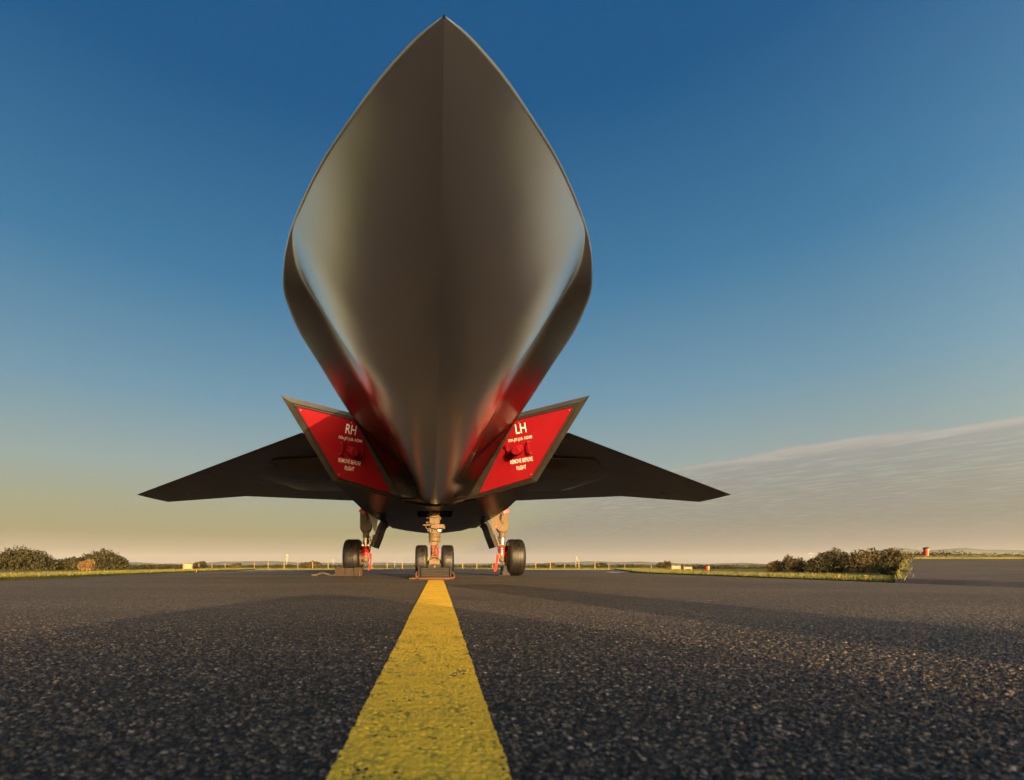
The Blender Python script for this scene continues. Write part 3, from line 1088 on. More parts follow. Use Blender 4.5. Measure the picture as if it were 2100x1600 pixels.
# main legs
MY = 7.7
for s in (1, -1):
    sx = s * 1.075
    a = MB()
    # forked upper casting
    prof = [(-.085, 1.05), (.085, 1.05), (.105, .86), (.085, .735), (.065, .70), (-.065, .70), (-.085, .735), (-.085, .86)]
    a.prism([P(sx - s * px_, MY - .075, pz - EYE) for px_, pz in prof], (0, .15, 0))
    a.lathe(P(sx, MY, .70 - EYE - .02), (0, 0, 1), [(0, .062), (.01, .072), (.05, .075)], 24)
    gm = M['grey'] if s < 0 else M['cream']  # left leg toned for shade, right for sun: light put into the colour
    leg = obj("main_leg", a, gm, jet, bevel=0.012)
    q = MB().lathe(P(sx + s * .01, MY - .075, .84 - EYE), (0, -1, 0), [(0, .036), (.012, .036), (.016, .03), (.016, .016), (.028, .016), (.03, .010)], 20)
    obj("pivot_cap", q, gm, leg, smooth=30)
    q = MB()
    q.prism([P(sx - s * .055, MY - .079, .985 - EYE), P(sx - s * .008, MY - .079, .965 - EYE), P(sx - s * .03, MY - .079, .85 - EYE), P(sx - s * .055, MY - .079, .89 - EYE)], (0, .01, 0))
    obj("fork_slot", q, M['bay'], leg)
    q = MB()
    q.box(P(sx + s * .045, MY - .085, 1.0 - EYE), (.10, .03, .055), Matrix.Rotation(s * -.55, 3, 'Y'))
    obj("pin_flag", q, M['sleeve'], leg, bevel=0.004)
    q = MB()
    q.lathe(P(sx, MY, .595 - EYE), (0, 0, 1), [(0, .049), (.004, .052), (.08, .052), (.086, .049)], 24)
    obj("leg_cylinder", q, gm, leg, smooth=40)
    q = MB()
    q.lathe(P(sx, MY, .475 - EYE), (0, 0, 1), [(0, .044), (.045, .044), (.046, .053), (.085, .053), (.086, .044), (.125, .044)], 24)
    obj("piston", q, M['chrome'], leg, smooth=40)
    q = MB()
    q.lathe(P(sx, MY, .462 - EYE), (0, 0, 1), [(0, .052), (.005, .058), (.022, .058), (.026, .05)], 24)
    for e in (-1, 1):
        q.box(P(sx + e * .045, MY - .03, .478 - EYE), (.03, .05, .026))
    objs("gland_nut", q, M['chrome'] if s < 0 else M['grey'], leg, smooth=40)
    q = MB().lathe(P(sx, MY, .30 - EYE), (0, 0, 1), [(0, .050), (.004, .054), (.155, .054), (.16, .050)], 28)
    obj("sleeve", q, M['sleeve'], leg, smooth=40)
    if s > 0:
        q = MB()
        for zz, hh in ((.425, .02), (.39, .016), (.355, .022), (.33, .014)):
            q.box(P(sx - .012, MY - .056, zz - EYE), (.022, .004, hh))
        objs("sleeve_label", q, M['letter'], leg)
    q = MB()
    q.lathe(P(sx, MY, .215 - EYE), (0, 0, 1), [(0, .036), (.01, .05), (.09, .053)], 24)
    q.lathe(P(sx, MY, .185 - EYE), (0, 0, 1), [(0, .010), (.01, .018), (.034, .02)], 16)
    q.rod(P(sx, MY, .285 - EYE), P(sx + s * .18, MY, .285 - EYE), .034)
    q.box(P(sx - s * .06, MY - .01, .31 - EYE), (.05, .08, .08))
    obj("axle_casting", q, M['cream'], leg, smooth=40)
    q = MB()
    q.lathe(P(sx + s * .058, MY, .288 - EYE), (s, 0, 0), [(0, .10), (.006, .125), (.03, .135), (.05, .12)], 28)
    for k in range(6):
        th = k * math.pi / 3 + .3
        q.rod(P(sx + s * .045, MY + .095 * math.cos(th), .288 - EYE + .095 * math.sin(th)), P(sx + s * .07, MY + .095 * math.cos(th), .288 - EYE + .095 * math.sin(th)), .022, 10)
    obj("brake_unit", q, M['cream'], leg, smooth=40)
    q = MB()
    q.tube([P(sx - s * .06, MY + .01, .62 - EYE), P(sx - s * .072, MY - .01, .52 - EYE), P(sx - s * .068, MY - .02, .42 - EYE), P(sx - s * .05, MY - .02, .34 - EYE)], .008, 8)
    obj("brake_hose", q, M['black'], leg, smooth=60)
    wheel(leg, s * 1.275, MY, .288, .265, (-.32, -.02, .28), M['darkmetal'])
    # gear door hanging inboard of the leg
    d = MB()
    pts = [(.735, .80), (.775, .77), (.80, .72), (.83, .62), (.905, .43), (.955, .455), (.885, .62), (.845, .74), (.80, .82)]
    d.prism([P(s * px_, 7.25, pz - EYE) for px_, pz in pts], (0, .75, 0))
    dr = obj("gear_door", d, M['doorskin'], jet, bevel=0.004)
    q = MB().prism([P(s * .835, 7.24, .86 - EYE), P(s * .93, 7.24, .93 - EYE), P(s * .99, 7.24, .955 - EYE), P(s * .885, 7.24, .645 - EYE), P(s * .86, 7.24, .70 - EYE)], (0, .015, 0))
    obj("door_bracket", q, M['white'] if s < 0 else M['cream'], dr)  # bracket and lining: sun-gold tint put into the right side's colour
    q = MB().prism([P(s * .895, 7.243, .62 - EYE), P(s * .912, 7.243, .61 - EYE), P(s * .968, 7.243, .47 - EYE), P(s * .956, 7.243, .452 - EYE)], (0, .5, 0))
    obj("door_lining", q, M['white'] if s < 0 else M['cream'], dr)

# probes along the right-hand crease
q = MB()
for (y0, x0, z0, y1, x1, z1) in ((3.55, .475, 1.20, 4.15, .405, 1.115), (4.5, .36, 1.03, 4.75, .32, .965)):
    q.tube([P(x0, y0, z0), P((x0 + x1) / 2, (y0 + y1) / 2, (z0 + z1) / 2 - .005), P(x1, y1, z1)], .0035, 6)
objs("sensor_strip", q, M['chrome'], jet, smooth=60)


# ------------------------------------------------------------------ intake covers
def text_mesh(s, w_, h_, depth=0.0015):
    cu = bpy.data.curves.new("lettering", 'FONT')
    cu.body = s
    cu.align_x = 'CENTER'
    cu.extrude = 0.0
    cu.offset = 0.004
    cu.resolution_u = 3
    to = bpy.data.objects.new("lettering", cu)
    COL.objects.link(to)
    dg = bpy.context.evaluated_depsgraph_get()
    dg.update()
    me_ = bpy.data.meshes.new_from_object(to.evaluated_get(dg))
    bpy.data.objects.remove(to)
    co = np.array([v.co[:] for v in me_.vertices])
    lo, hi = co.min(0), co.max(0)
    co = (co - (lo + hi) / 2) * np.array([w_ / (hi[0] - lo[0]), h_ / (hi[1] - lo[1]), 1])
    fs = [tuple(p.vertices) for p in me_.polygons]
    return co, fs


def cover(s, word, label, rows, handle_at, knob_at, brk_at):
    n = nface(s)
    u = Vector((1, -IB * s, 0)).normalized()
    v = n.cross(u)
    if v.z < 0:
        v = -v
    tilt = R(3.0) * s
    ut = (u * math.cos(tilt) + v * math.sin(tilt)).normalized()
    vt = (v * math.cos(tilt) - u * math.sin(tilt)).normalized()
    def at(hx, t, lift=0.0):
        p = side(onplane(hx, t), s)
        return Vector(P(*p)) + n * lift
    c0 = Vector(P(*side(cc, s)))
    root = thing("intake_cover", label, "intake cover", c0, "red covers in the two air intakes")
    pl = MB()
    poly = [Vector(P(*side(p, s))) for p in COV]
    pl.prism([p - n * 0.02 for p in poly], n * 0.02)
    obj("panel", pl, M['red'], root, bevel=0.003)
    for body_, hx, t, w_, h_ in rows:
        co, fs = text_mesh(body_, w_, h_)
        o0 = at(hx, t, 0.0012)
        mb = MB().add([o0 + ut * c[0] + vt * c[1] for c in co], fs)
        obj("lettering", mb, M['letter'], root)
    for hx, t in ((.2755, .3185), (.1715, .2930), (.1970, .1870), (.0830, .1515)):
        q_ = MB().lathe(at(hx, t), n, [(0, .007), (.004, .006), (.005, .002)], 12)
        obj("screw", q_, M['chrome'], root, smooth=40)
    # grab handle
    hx, t = handle_at
    c = at(hx, t)
    hm = MB().tube([c + vt * .05 + ut * 0, c + vt * .055 + n * .03, c + vt * .045 + n * .042, c - vt * .045 + n * .042, c - vt * .055 + n * .03, c - vt * .05], .009, 10)
    for e in (-1, 1):
        hm.box(c + vt * .055 * e + n * .003, (.03, .012, .02))
    obj("handle", hm, M['red'], root, smooth=50)
    # plug with a dark waist and a knurled cap
    c = at(*knob_at)
    km = MB().lathe(c, n, [(0, .045), (.07, .043), (.075, .040)], 28)
    kb = obj("vent_plug", km, M['red'], root, smooth=40)
    obj("plug_ring", MB().lathe(c + n * .075, n, [(0, .034), (.022, .034)], 24), M['seal'], root, smooth=40)
    obj("plug_cap", MB().lathe(c + n * .097, n, [(0, .040), (.004, .045), (.035, .045), (.042, .038)], 20), M['red'], root, smooth=30)
    c = at(*brk_at)
    bm_ = MB().box(c + n * .02, (.012, .012, .012))
    bm_.tube([c + vt * .055, c + vt * .055 + n * .03, c - vt * .055 + n * .03, c - vt * .055], .006, 8)
    bm_.lathe(c + vt * .055 + n * .03, n, [(0, .013), (.012, .013)], 12)
    obj("latch", bm_, M['red'], root, smooth=50)
    return root


H = lambda px, s: (px - 892.3) * s / 1000
T_ = lambda py: (1160 - py) / 1000
wR = .245
cover(-1, "RH", "red intake cover marked RH beside the left wing of the picture", [
    ("RH", H(720, -1), T_(881), .108, .092), ("FFA-JIT-J18- NDMI", H(719, -1), T_(902), wR, .037),
    ("REMOVE BEFORE", H(717.5, -1), T_(947), .238, .041), ("FLIGHT", H(717, -1), T_(961), .10, .041)],
    (H(700, -1), T_(920)), (H(719, -1), T_(924)), (H(742, -1), T_(926)))
cover(1, "LH", "red intake cover marked LH, its lettering warm in the sun", [
    ("LH", H(1068, 1), T_(878.5), .108, .092), ("FFA-JIT-J18- NDMI", H(1067, 1), T_(901), wR, .037),
    ("REMOVE BEFORE", H(1069.5, 1), T_(944.5), .238, .041), ("FLIGHT", H(1069.5, 1), T_(959), .10, .041)],
    (H(1086, 1), T_(918)), (H(1066, 1), T_(921)), (H(1043, 1), T_(924)))


# ------------------------------------------------------------------ ribbons, chocks
def ribbon(label, pts, wid, yy, text=False):
    p0 = P(pts[0][0], yy, pts[0][1])
    root = thing("warning_ribbon", label, "ribbon", p0, "red ribbons hanging from the landing gear")
    mb = MB()
    n = len(pts)
    for i, (x, z) in enumerate(pts):
        k = 0.012 * math.sin(i * 1.7)
        mb.v += [P(x - wid / 2, yy + k, z), P(x + wid / 2, yy + k * .5, z), P(x + wid / 2, yy + k * .5 + .004, z), P(x - wid / 2, yy + k + .004, z)]
    for i in range(n - 1):
        for k in range(4):
            k2 = (k + 1) % 4
            mb.f.append((i * 4 + k, i * 4 + k2, i * 4 + 4 + k2, i * 4 + 4 + k))
    mb.f += [(0, 1, 2, 3), tuple((n - 1) * 4 + k for k in range(4))]
    obj("strap", mb, M['ribbon'], root)
    if text:
        (x0, z0), (x1, z1) = pts[0], pts[-1]
        co, fs = text_mesh("REMOVE BEFORE FLIGHT", math.hypot(x1 - x0, z1 - z0) * .8, wid * .5)
        d = Vector((x1 - x0, 0, z1 - z0)).normalized()
        e = Vector((-d.z, 0, d.x))
        c = Vector(P((x0 + x1) / 2, yy - .016, (z0 + z1) / 2))
        obj("lettering", MB().add([c + d * a[0] + e * a[1] for a in co], fs), M['letter'], root)
    return root


ribbon("red ribbon with white lettering hanging beside the upper right main leg", [(.972, .80), (.966, .72), (.960, .64), (.956, .57)], .045, MY - .12, True)
ribbon("long narrow red ribbon hanging from the right main leg, below the red sleeve", [(.99, .17), (.985, .10), (.975, .05), (.962, -.02), (.950, -.09)], .036, MY - .09)
ribbon("thin red streamer hanging from the left main leg beside the timber chock", [(-1.0, .20), (-.985, .12), (-.99, .05), (-1.005, -.02), (-1.02, -.075)], .02, MY - .09)

# nose chock with rope
CY = 5.52
nc = thing("wheel_chock", "ribbed black rubber chock in front of the nose wheels with an orange rope", "wheel chock", (AX, CY, 0), "chocks at the wheels")
q = MB()
q.prism([P(-.165, CY + .05, -EYE), P(-.165, CY + .25, -EYE), P(-.165, CY + .19, -EYE + .135), P(-.165, CY + .09, -EYE + .135)], (.33, 0, 0))
obj("chock_body", q, M['chockrub'], nc, bevel=0.005)
for k in range(5):
    z0 = .008 + k * .026
    q = MB().box((AX, CY + .055 + k * .0075, z0 + .009), (.31, .03, .017))
    obj("rib", q, M['chockrub'], nc, bevel=0.004)
for e in (-1, 1):
    q = MB().prism([P(e * .172, CY + .03, -EYE), P(e * .172, CY + .27, -EYE), P(e * .172, CY + .2, -EYE + .15), P(e * .172, CY + .08, -EYE + .15)], (e * .02, 0, 0))
    obj("end_plate", q, M['chockrub'], nc, bevel=0.004)
pts = []
ctrl = [(-.205, CY + .12, .085), (-.215, CY + .06, .06), (-.205, CY + .01, .03), (-.19, CY + .03, .012), (-.18, CY - .03, .012), (-.08, CY - .055, .012), (.05, CY - .06, .012), (.16, CY - .05, .013),
        (.215, CY - .01, .02), (.225, CY + .05, .045), (.205, CY + .11, .075), (.19, CY + .14, .085)]
ctrl = np.array(ctrl)
tt = np.linspace(0, len(ctrl) - 1, 90)
for k in range(3):
    pass
rx = [np.interp(tt, np.arange(len(ctrl)), ctrl[:, k]) for k in range(3)]
for k in range(3):
    for _ in range(6):
        a = rx[k].copy()
        a[1:-1] = .25 * rx[k][:-2] + .5 * rx[k][1:-1] + .25 * rx[k][2:]
        rx[k] = a
obj("rope", MB().tube([(rx[0][i] + AX, rx[1][i], rx[2][i]) for i in range(90)], .0125, 10, twist=.55), M['rope'], nc, smooth=80)
rt2 = [(AX - .19 - .02 * k, CY + .0 + .012 * math.sin(k), .012) for k in range(6)]
obj("rope_end", MB().tube(rt2, .010, 8, twist=.5), M['rope'], nc, smooth=80)

# timber chock at the left main wheel
lx = -1.275
lz = gz(lx, 7.3)
tcx = thing("wheel_chock", "brown timber block chock in front of the left main wheel", "wheel chock", (lx + AX, 7.3, lz), "chocks at the wheels")
q = MB()
for k, (x0, x1, h_, y0) in enumerate(((-.205, -.06, .128, 7.27), (-.055, .07, .124, 7.275), (.075, .20, .130, 7.30))):
    q = MB().box((lx + AX + (x0 + x1) / 2, y0 + .07, lz + h_ / 2), (x1 - x0, .14, h_))
    obj("block", q, M['chockwood'], tcx, bevel=0.006)
obj("base_board", MB().prism([(lx + AX - .31, 7.24, lz + .003), (lx + AX + .06, 7.24, lz + .003), (lx + AX + .06, 7.24, lz + .012), (lx + AX - .24, 7.24, lz + .026)], (0, .05, 0)), M['chockwood'], tcx)
obj("peg", MB().rod((lx + AX + .165, 7.25, lz + .0), (lx + AX + .165, 7.25, lz + .07), .014, 10), M['oldrope'], tcx)
pr = []
for k in range(40):
    t = k / 39
    pr.append((lx + AX - .22 - .34 * t, 7.30 + .10 * math.sin(t * 5) + .12 * t, gz(lx - .22 - .34 * t, 7.3) + .016 + .05 * max(0, math.sin(t * 6.2 - 1.8)) * t))
obj("rope", MB().tube(pr, .016, 8, twist=.5), M['oldrope'], tcx, smooth=80)
rx_ = 1.13
rz = gz(rx_, 7.8)
bc = thing("wheel_chock", "small black chock standing against the inner side of the right main wheel", "wheel chock", (rx_ + AX, 7.75, rz), "chocks at the wheels")
obj("chock_body", MB().prism([(rx_ + AX - .07, 7.58, rz + .002), (rx_ + AX - .05, 7.58, rz + .155), (rx_ + AX + .0, 7.58, rz + .16), (rx_ + AX + .06, 7.58, rz + .002)], (0, .30, 0)), M['black'], bc, bevel=0.006)
obj("pull_ring", MB().tube([(rx_ + AX - .095 + .03 * math.cos(k * math.pi / 8), 7.56, rz + .035 + .03 * math.sin(k * math.pi / 8)) for k in range(17)], .007, 6), M['darkmetal'], bc, smooth=60)

# ------------------------------------------------------------------ unseen blockers added behind the lens to cast the foreground shadow
moundp = [(x, z * 0.80) for x, z in [(-.66, .0), (-.60, .20), (-.42, .30), (-.15, .40), (.10, .475), (.24, .49), (.42, .45), (.62, .38), (.80, .29), (.90, .21), (.93, .08), (.92, 0)]]
bm1 = MB().prism([(x, -.75, z) for x, z in moundp], (0, .42, 0))
tag(obj("shade_mound", bm1, M['shade_caster'], bevel=0.04), "unseen dark mound added behind the lens to cast the foreground shade", "shade caster")
bm2 = MB().box((1.56, -.45, .29), (.50, .28, .58))
tag(obj("shade_block", bm2, M['shade_caster'], bevel=0.03), "unseen upright dark block added behind the lens to cast a shadow band", "shadow caster")


# ------------------------------------------------------------------ background
def at(px, y, z=None):
    """ground position at distance y under picture column px"""
    return ((px - 887) / 1000 * y, y)


def leaves(n, blobs, size, lean=(0, 0), shell=0.55):
    """n leaf-sized quads spread through the blobs (cx,cy,cz,rx,ry,rz)"""
    vol = np.array([b[3] * b[4] * b[5] for b in blobs]) ** (2 / 3)
    which = rng.choice(len(blobs), n, p=vol / vol.sum())
    B = np.array(blobs)[which]
    d = rng.normal(size=(n, 3))
    d /= np.linalg.norm(d, axis=1)[:, None]
    r_ = 1 - shell * rng.random(n) ** 1.6
    r_ *= 1 + 0.16 * np.sin(d[:, 0] * 7 + B[:, 0]) * np.sin(d[:, 2] * 9 + B[:, 1]) + 0.10 * rng.normal(size=n)
    c = B[:, :3] + d * B[:, 3:] * r_[:, None]
    hgt = np.clip(d[:, 2], 0, 1)
    c[:, 0] += lean[0] * hgt
    a = rng.normal(size=(n, 3))
    a /= np.linalg.norm(a, axis=1)[:, None]
    a[:, 2] += .35
    b = np.cross(a, rng.normal(size=(n, 3)))
    b /= np.linalg.norm(b, axis=1)[:, None]
    s = size * (0.5 + rng.random(n))[:, None]
    v = np.stack([c - a * s, c + b * s * .55, c + a * s, c - b * s * .55], 1).reshape(-1, 3)
    keep = np.ones(n, bool)
    v[:, 2] = np.maximum(v[:, 2], GZ - .02)
    f = np.arange(4 * n).reshape(n, 4)
    return v, f


def bush(name, label, cat, px0, px1, ytop, dist, material, n, size, lumps, group, base=GZ, lean=0.0, trunk='stem', extra=None):
    x0, x1 = (px0 - 887) / 1000 * dist, (px1 - 887) / 1000 * dist
    hgt = (1160 - ytop) / 1000 * dist + EYE - base
    cx, wd = (x0 + x1) / 2, (x1 - x0) / 2
    root = thing(name, label, cat, (cx, dist, base), group)
    blobs = []
    for (fx, fh, fr) in lumps:                      # position across, height share, radius share
        rz_ = hgt * fh / 2
        blobs.append((cx + fx * wd, dist + rng.uniform(-.3, .3) * wd * .5, base + hgt * fh * .52, wd * fr, wd * fr * .8, rz_))
    v, f = leaves(n, blobs, size, (lean, 0))
    o = np_mesh("crown" if trunk == 'trunk' else "foliage", v - np.array([cx, dist, base]), f, material, False)
    o.parent = root
    for (fx, fh, fr) in lumps:
        st = MB()
        bx = cx + fx * wd
        st.rod((bx * .6 + cx * .4, dist, base - .05), (bx, dist, base + hgt * fh * .6), .06 + .02 * hgt, 7, .025)
        for k in range(3):
            st.rod((bx, dist, base + hgt * fh * .35), (bx + rng.uniform(-.5, .5) * wd * fr, dist + rng.uniform(-.4, .4), base + hgt * fh * .8), .035, 5, .012)
        obj(trunk, st, M['bark'], root)
    return root


BG = "bushes on the grass beside the apron"
GB = "pale brown gorse bushes beside the apron"
bush("bush", "long dark windswept bush at the left end of the picture", "bush", -60, 118, 1121, 42, M['leafdark'], 9000, .085,
     [(-.55, .72, .5), (.1, .95, .42), (-.1, .8, .5), (.55, .8, .4), (.8, .5, .25)], BG, lean=-.2)
bush("bush", "low dark bush joining the big left bush to the domed one", "bush", 104, 172, 1142, 43, M['leafdark'], 3500, .08,
     [(-.4, .8, .5), (.3, .95, .5), (.7, .8, .35)], BG)
bush("bush", "dark domed bush left of the cream sign board, behind a pale gorse", "bush", 158, 262, 1129, 44, M['leafdark'], 6500, .085,
     [(-.3, .85, .45), (.15, 1.0, .48), (.6, .7, .38), (-.6, .7, .3)], BG, lean=-.2)
bush("gorse_bush", "small round pale brown gorse in front of the left domed bush", "bush", 160, 197, 1149, 38, M['leafgorse'], 2600, .05,
     [(-.3, .85, .6), (.3, 1.0, .6)], GB)
bush("gorse_bush", "low pale gorse left of all right-hand bushes, nearest the red barrel", "bush", 1571, 1608, 1151, 30, M['leafgorse'], 2600, .045,
     [(-.3, .85, .6), (.35, 1.0, .6)], GB)
bush("bush", "small dark bush with pale top between gorse and large right bush", "bush", 1605, 1652, 1141, 29, M['leafmid'], 3200, .05,
     [(-.4, 1.0, .5), (.25, .85, .6), (.7, .6, .3)], BG)
bush("bush", "large rounded dark bush near the yellow edge lights on the right", "bush", 1652, 1745, 1128, 28, M['leafdark'], 8000, .055,
     [(-.6, .6, .4), (-.1, .9, .5), (.25, 1.0, .45), (.65, .85, .4)], BG, lean=.15)
bush("bush", "wide feathery olive bush at the foot of the raised taxiway", "bush", 1728, 1885, 1127, 27, M['leafmid'], 9000, .055,
     [(-.6, .9, .4), (-.2, .97, .4), (.15, 1.0, .35), (.45, .75, .4), (.8, .5, .3)], BG, lean=.2)

bush("bush", "ragged low bush overlapping the edge of the raised taxiway", "bush", 1806, 1858, 1152, 20.5, M['leafdark'], 3500, .045,
     [(-.5, .9, .45), (0, 1.0, .45), (.5, .7, .45)], BG)
bush("bush", "small low scrub where the grass strip ends beside the raised taxiway", "bush", 1826, 1864, 1169, 15.5, M['leafmid'], 1500, .03,
     [(-.4, .8, .5), (.2, 1.0, .55), (.6, .6, .4)], BG)
FT = "small trees far beyond the posts"
for (a, b, t, d, lab, mt) in (
        (1217, 1246, 1155.0, 110, "round dark tree beside a yellow post, right of the jet", 'leafdark'),
        (1268, 1304, 1158.5, 120, "low dark tree midway between round tree and paired boards", 'leafdark'),
        (1304, 1324, 1159.0, 140, "pale distant tree right of the low dark tree", 'leafmid'),
        (1348, 1378, 1152.0, 75, "olive tree directly left of the paired cream boards", 'leafmid'),
        (474, 496, 1155.5, 90, "low olive tree between wooden posts, left of the jet", 'leafmid'),
        (614, 660, 1151.5, 85, "broad low tree behind yellow posts, left of the left wheel", 'leafmid'),
        (396, 424, 1152.0, 70, "dark scrubby tree right of the left cream board", 'leafdark'),
        (1002, 1022, 1156.5, 95, "small tree seen beside the right main wheel ribbon", 'leafmid'),
        (1112, 1140, 1156.0, 90, "low spreading tree just right of the right main wheel", 'leafmid')):
    bush("small_tree", lab, "tree", a, b, t, d, M[mt], 1500, .0016 * d, [(-.35, .85, .6), (.3, 1.0, .6)], FT, trunk='trunk')


# hedges and far woods: nobody could count these plants
def hedge(name, segs, material, n, size):
    vs, fs = [], []
    k0 = 0
    for (px0, px1, ytop, d, cnt, base) in segs:
        xa, xb = (px0 - 887) / 1000 * d, (px1 - 887) / 1000 * d
        h_ = (1160 - ytop) / 1000 * d + EYE - base
        c = np.stack([rng.uniform(xa, xb, cnt), d + rng.uniform(-1.5, 1.5, cnt), np.zeros(cnt)], 1)
        top_ = h_ * (0.72 + .28 * np.sin(c[:, 0] * 5.1 / (d * .012)) * np.sin(c[:, 0] * 2.3 / (d * .012) + 1))
        c[:, 2] = base + top_ * rng.random(cnt) ** .7
        a = rng.normal(size=(cnt, 3))
        b = np.cross(a, rng.normal(size=(cnt, 3)))
        a /= np.linalg.norm(a, axis=1)[:, None]
        b /= np.linalg.norm(b, axis=1)[:, None]
        s = size * d * (.5 + rng.random(cnt))[:, None]
        v = np.stack([c - a * s, c + b * s * .6, c + a * s, c - b * s * .6], 1).reshape(-1, 3)
        v[:, 2] = np.maximum(v[:, 2], base)
        vs.append(v)
        fs.append(np.arange(4 * cnt).reshape(cnt, 4) + k0)
        k0 += 4 * cnt
    o = np_mesh(name, np.vstack(vs), np.vstack(fs), material, False)
    o['kind'] = 'stuff'
    return o


hedge("hedgerow", [(255, 400, 1157, 60, 2600, GZ), (396, 640, 1159, 130, 2600, GZ), (560, 720, 1157, 110, 2200, GZ), (930, 1110, 1160, 130, 1500, GZ), (1100, 1190, 1157, 120, 1600, GZ),
                   (1180, 1420, 1161, 150, 2200, GZ), (1418, 1500, 1159, 62, 1600, GZ), (1480, 1580, 1162, 62, 1400, GZ)], M['leafdark'], 0, .0016)
hedge("hedge", [(1785, 1820, 1128, 36, 900, top), (1815, 1880, 1131, 38, 1200, top), (1880, 1960, 1128.5, 40, 1700, top), (1955, 2140, 1132.5, 42, 2400, top)], M['leafdark'], 0, .0014)
hedge("woodland", [(-200, 420, 1157.5, 700, 3200, GZ), (400, 1100, 1158.5, 800, 3600, GZ), (1100, 1600, 1157.5, 750, 3000, GZ)], M['leafdark'], 0, .0013)

# grass blades fringing the apron and topping the verges
def blades(name, pts, hgt, wid, material):
    n = len(pts)
    p = np.array(pts)
    ang = rng.uniform(0, math.pi, n)
    h_ = hgt * (.4 + .9 * rng.random(n))
    ux = np.stack([np.cos(ang), np.sin(ang), np.zeros(n)], 1) * wid
    tipp = p + np.stack([rng.normal(0, .35, n) * h_, rng.normal(0, .35, n) * h_, h_], 1)
    v = np.stack([p - ux, p + ux, tipp], 1).reshape(-1, 3)
    o = np_mesh(name, v, np.arange(3 * n).reshape(n, 3), material, False)
    o['kind'] = 'stuff'
    return o


pts = []
for _ in range(26000):
    y = 12 + 50 * random.random() ** 1.5
    pts.append((LEFT_EDGE(y) - abs(random.gauss(0, 2.2)) + .05, y, GZ - .02))
for _ in range(26000):
    y = 12.0 + 50 * random.random() ** 1.5
    x = RIGHT_EDGE(y) + abs(random.gauss(0, 2.0)) - .05
    pts.append((x, y, GZ - .02))
for _ in range(5000):
    y = FAR_Y + abs(random.gauss(0, 3))
    pts.append((random.uniform(-26, 24), y, GZ - .02))
for _ in range(14000):
    x = random.uniform(25.6, 46)
    yv = 28.15 + 5 * random.random() ** 2
    pts.append((x + .98 * (yv - 28.1), yv, top + .06))
pts = [p for p in pts if not (p[2] < 0 and p[0] > .95 * p[1])]
for _ in range(420):                         # weeds along the ragged left edge of the raised taxiway
    t = random.random()
    tz = -0.165 + (top + 0.165) * t ** 1.1
    pts.append((11.1 + 16.2 * t + abs(random.gauss(0, .16)), 11.7 + 16.5 * t - random.uniform(-.1, .1), tz - .03))
blades("grass_tufts", pts, .13, .012, M['blade'])

# marker posts
def post(px, y0, y1, d, material, label, wid=.075, cap=False):
    x = (px - 887) / 1000 * d
    base = (1160 - y1) / 1000 * d + EYE
    base = min(base, GZ)
    h_ = (1160 - y0) / 1000 * d + EYE - base
    mb = MB().box((x, d, base + h_ / 2), (wid, wid, h_))
    mb.box((x, d, base + h_ + wid * .15), (wid * 1.15, wid * 1.15, wid * .3))
    nm = "marker_post" if material is M['yellowpost'] else "fence_post"
    return tag(obj(nm, mb, material, loc=(x, d, base)), label, "post", "yellow marker posts along the far grass" if nm == "marker_post" else "weathered wooden posts along the far grass")


for px, lab in ((550, "yellow post third from the thin pole left of the jet"), (583, "yellow post standing just left of the tall thin pole"), (641, "yellow post in front of the broad low tree"),
                (673, "yellow post just left of the left main wheel, near a thin mast"), (763, "yellow post seen right of the left main wheel's streamer"), (794, "yellow post halfway between left main wheel and nose wheels"),
                (825, "yellow post seen left of the nose wheels"), (949, "yellow post seen just right of the nose wheels"), (978, "yellow post midway between nose wheels and right ribbon"),
                (1098.8, "yellow post just right of the right main wheel"), (1128.5, "yellow post beside the low spreading tree"), (1187, "yellow post just right of the right-hand thin pole"),
                (1220, "yellow post touching the round dark tree")):
    post(px, 1152.5, 1165, 63.2, M['yellowpost'], lab)
for px, lab, t in ((408, "slim wooden post beside the left cream board", 1156), (435, "slim wooden post before the far hills, second from the left board", 1156), (462, "slim wooden post beside the low olive tree", 1155),
                   (521.7, "taller wooden post left of the yellow posts", 1153), (611, "wooden post between thin pole and broad low tree", 1153.5), (1010.5, "wooden post behind the long red ribbon", 1153),
                   (1158, "wooden post between two yellow posts right of the jet", 1156), (1248.5, "wooden post right of the round dark tree", 1157), (1281, "wooden post in front of the low dark tree", 1158),
                   (1335.5, "wooden post left of the olive tree", 1160)):
    post(px, t, 1166, 63.0, M['woodpost'], lab, .07)


def board(px0, px1, y0, d, label):
    xa, xb = (px0 - 887) / 1000 * d, (px1 - 887) / 1000 * d
    h_ = (1160 - y0) / 1000 * d + EYE - GZ
    root = thing("sign_board", label, "sign", ((xa + xb) / 2, d, GZ), "cream boards on yellow posts")
    for x in (xa, xb):
        obj("post", MB().box((x, d, GZ + h_ / 2), (.09, .07, h_)), M['yellowpost'], root)
    n = 7
    z0, z1 = GZ + .10, GZ + h_ * .93
    for k in range(n):
        zc_ = z0 + (z1 - z0) * (k + .5) / n
        obj("plank", MB().box(((xa + xb) / 2, d + (.004 if k % 2 else 0), zc_), (xb - xa - .1, .03, (z1 - z0) / n - .006)), M['board'], root)
    return root


board(376.5, 394, 1155.5, 44, "cream board on yellow posts at the left edge of the apron")
board(1378, 1394.5, 1159.8, 44, "larger cream board of the pair on the right, behind a marker")
board(1403, 1418, 1162, 44, "smaller cream board of the pair, nearer the red barrel")


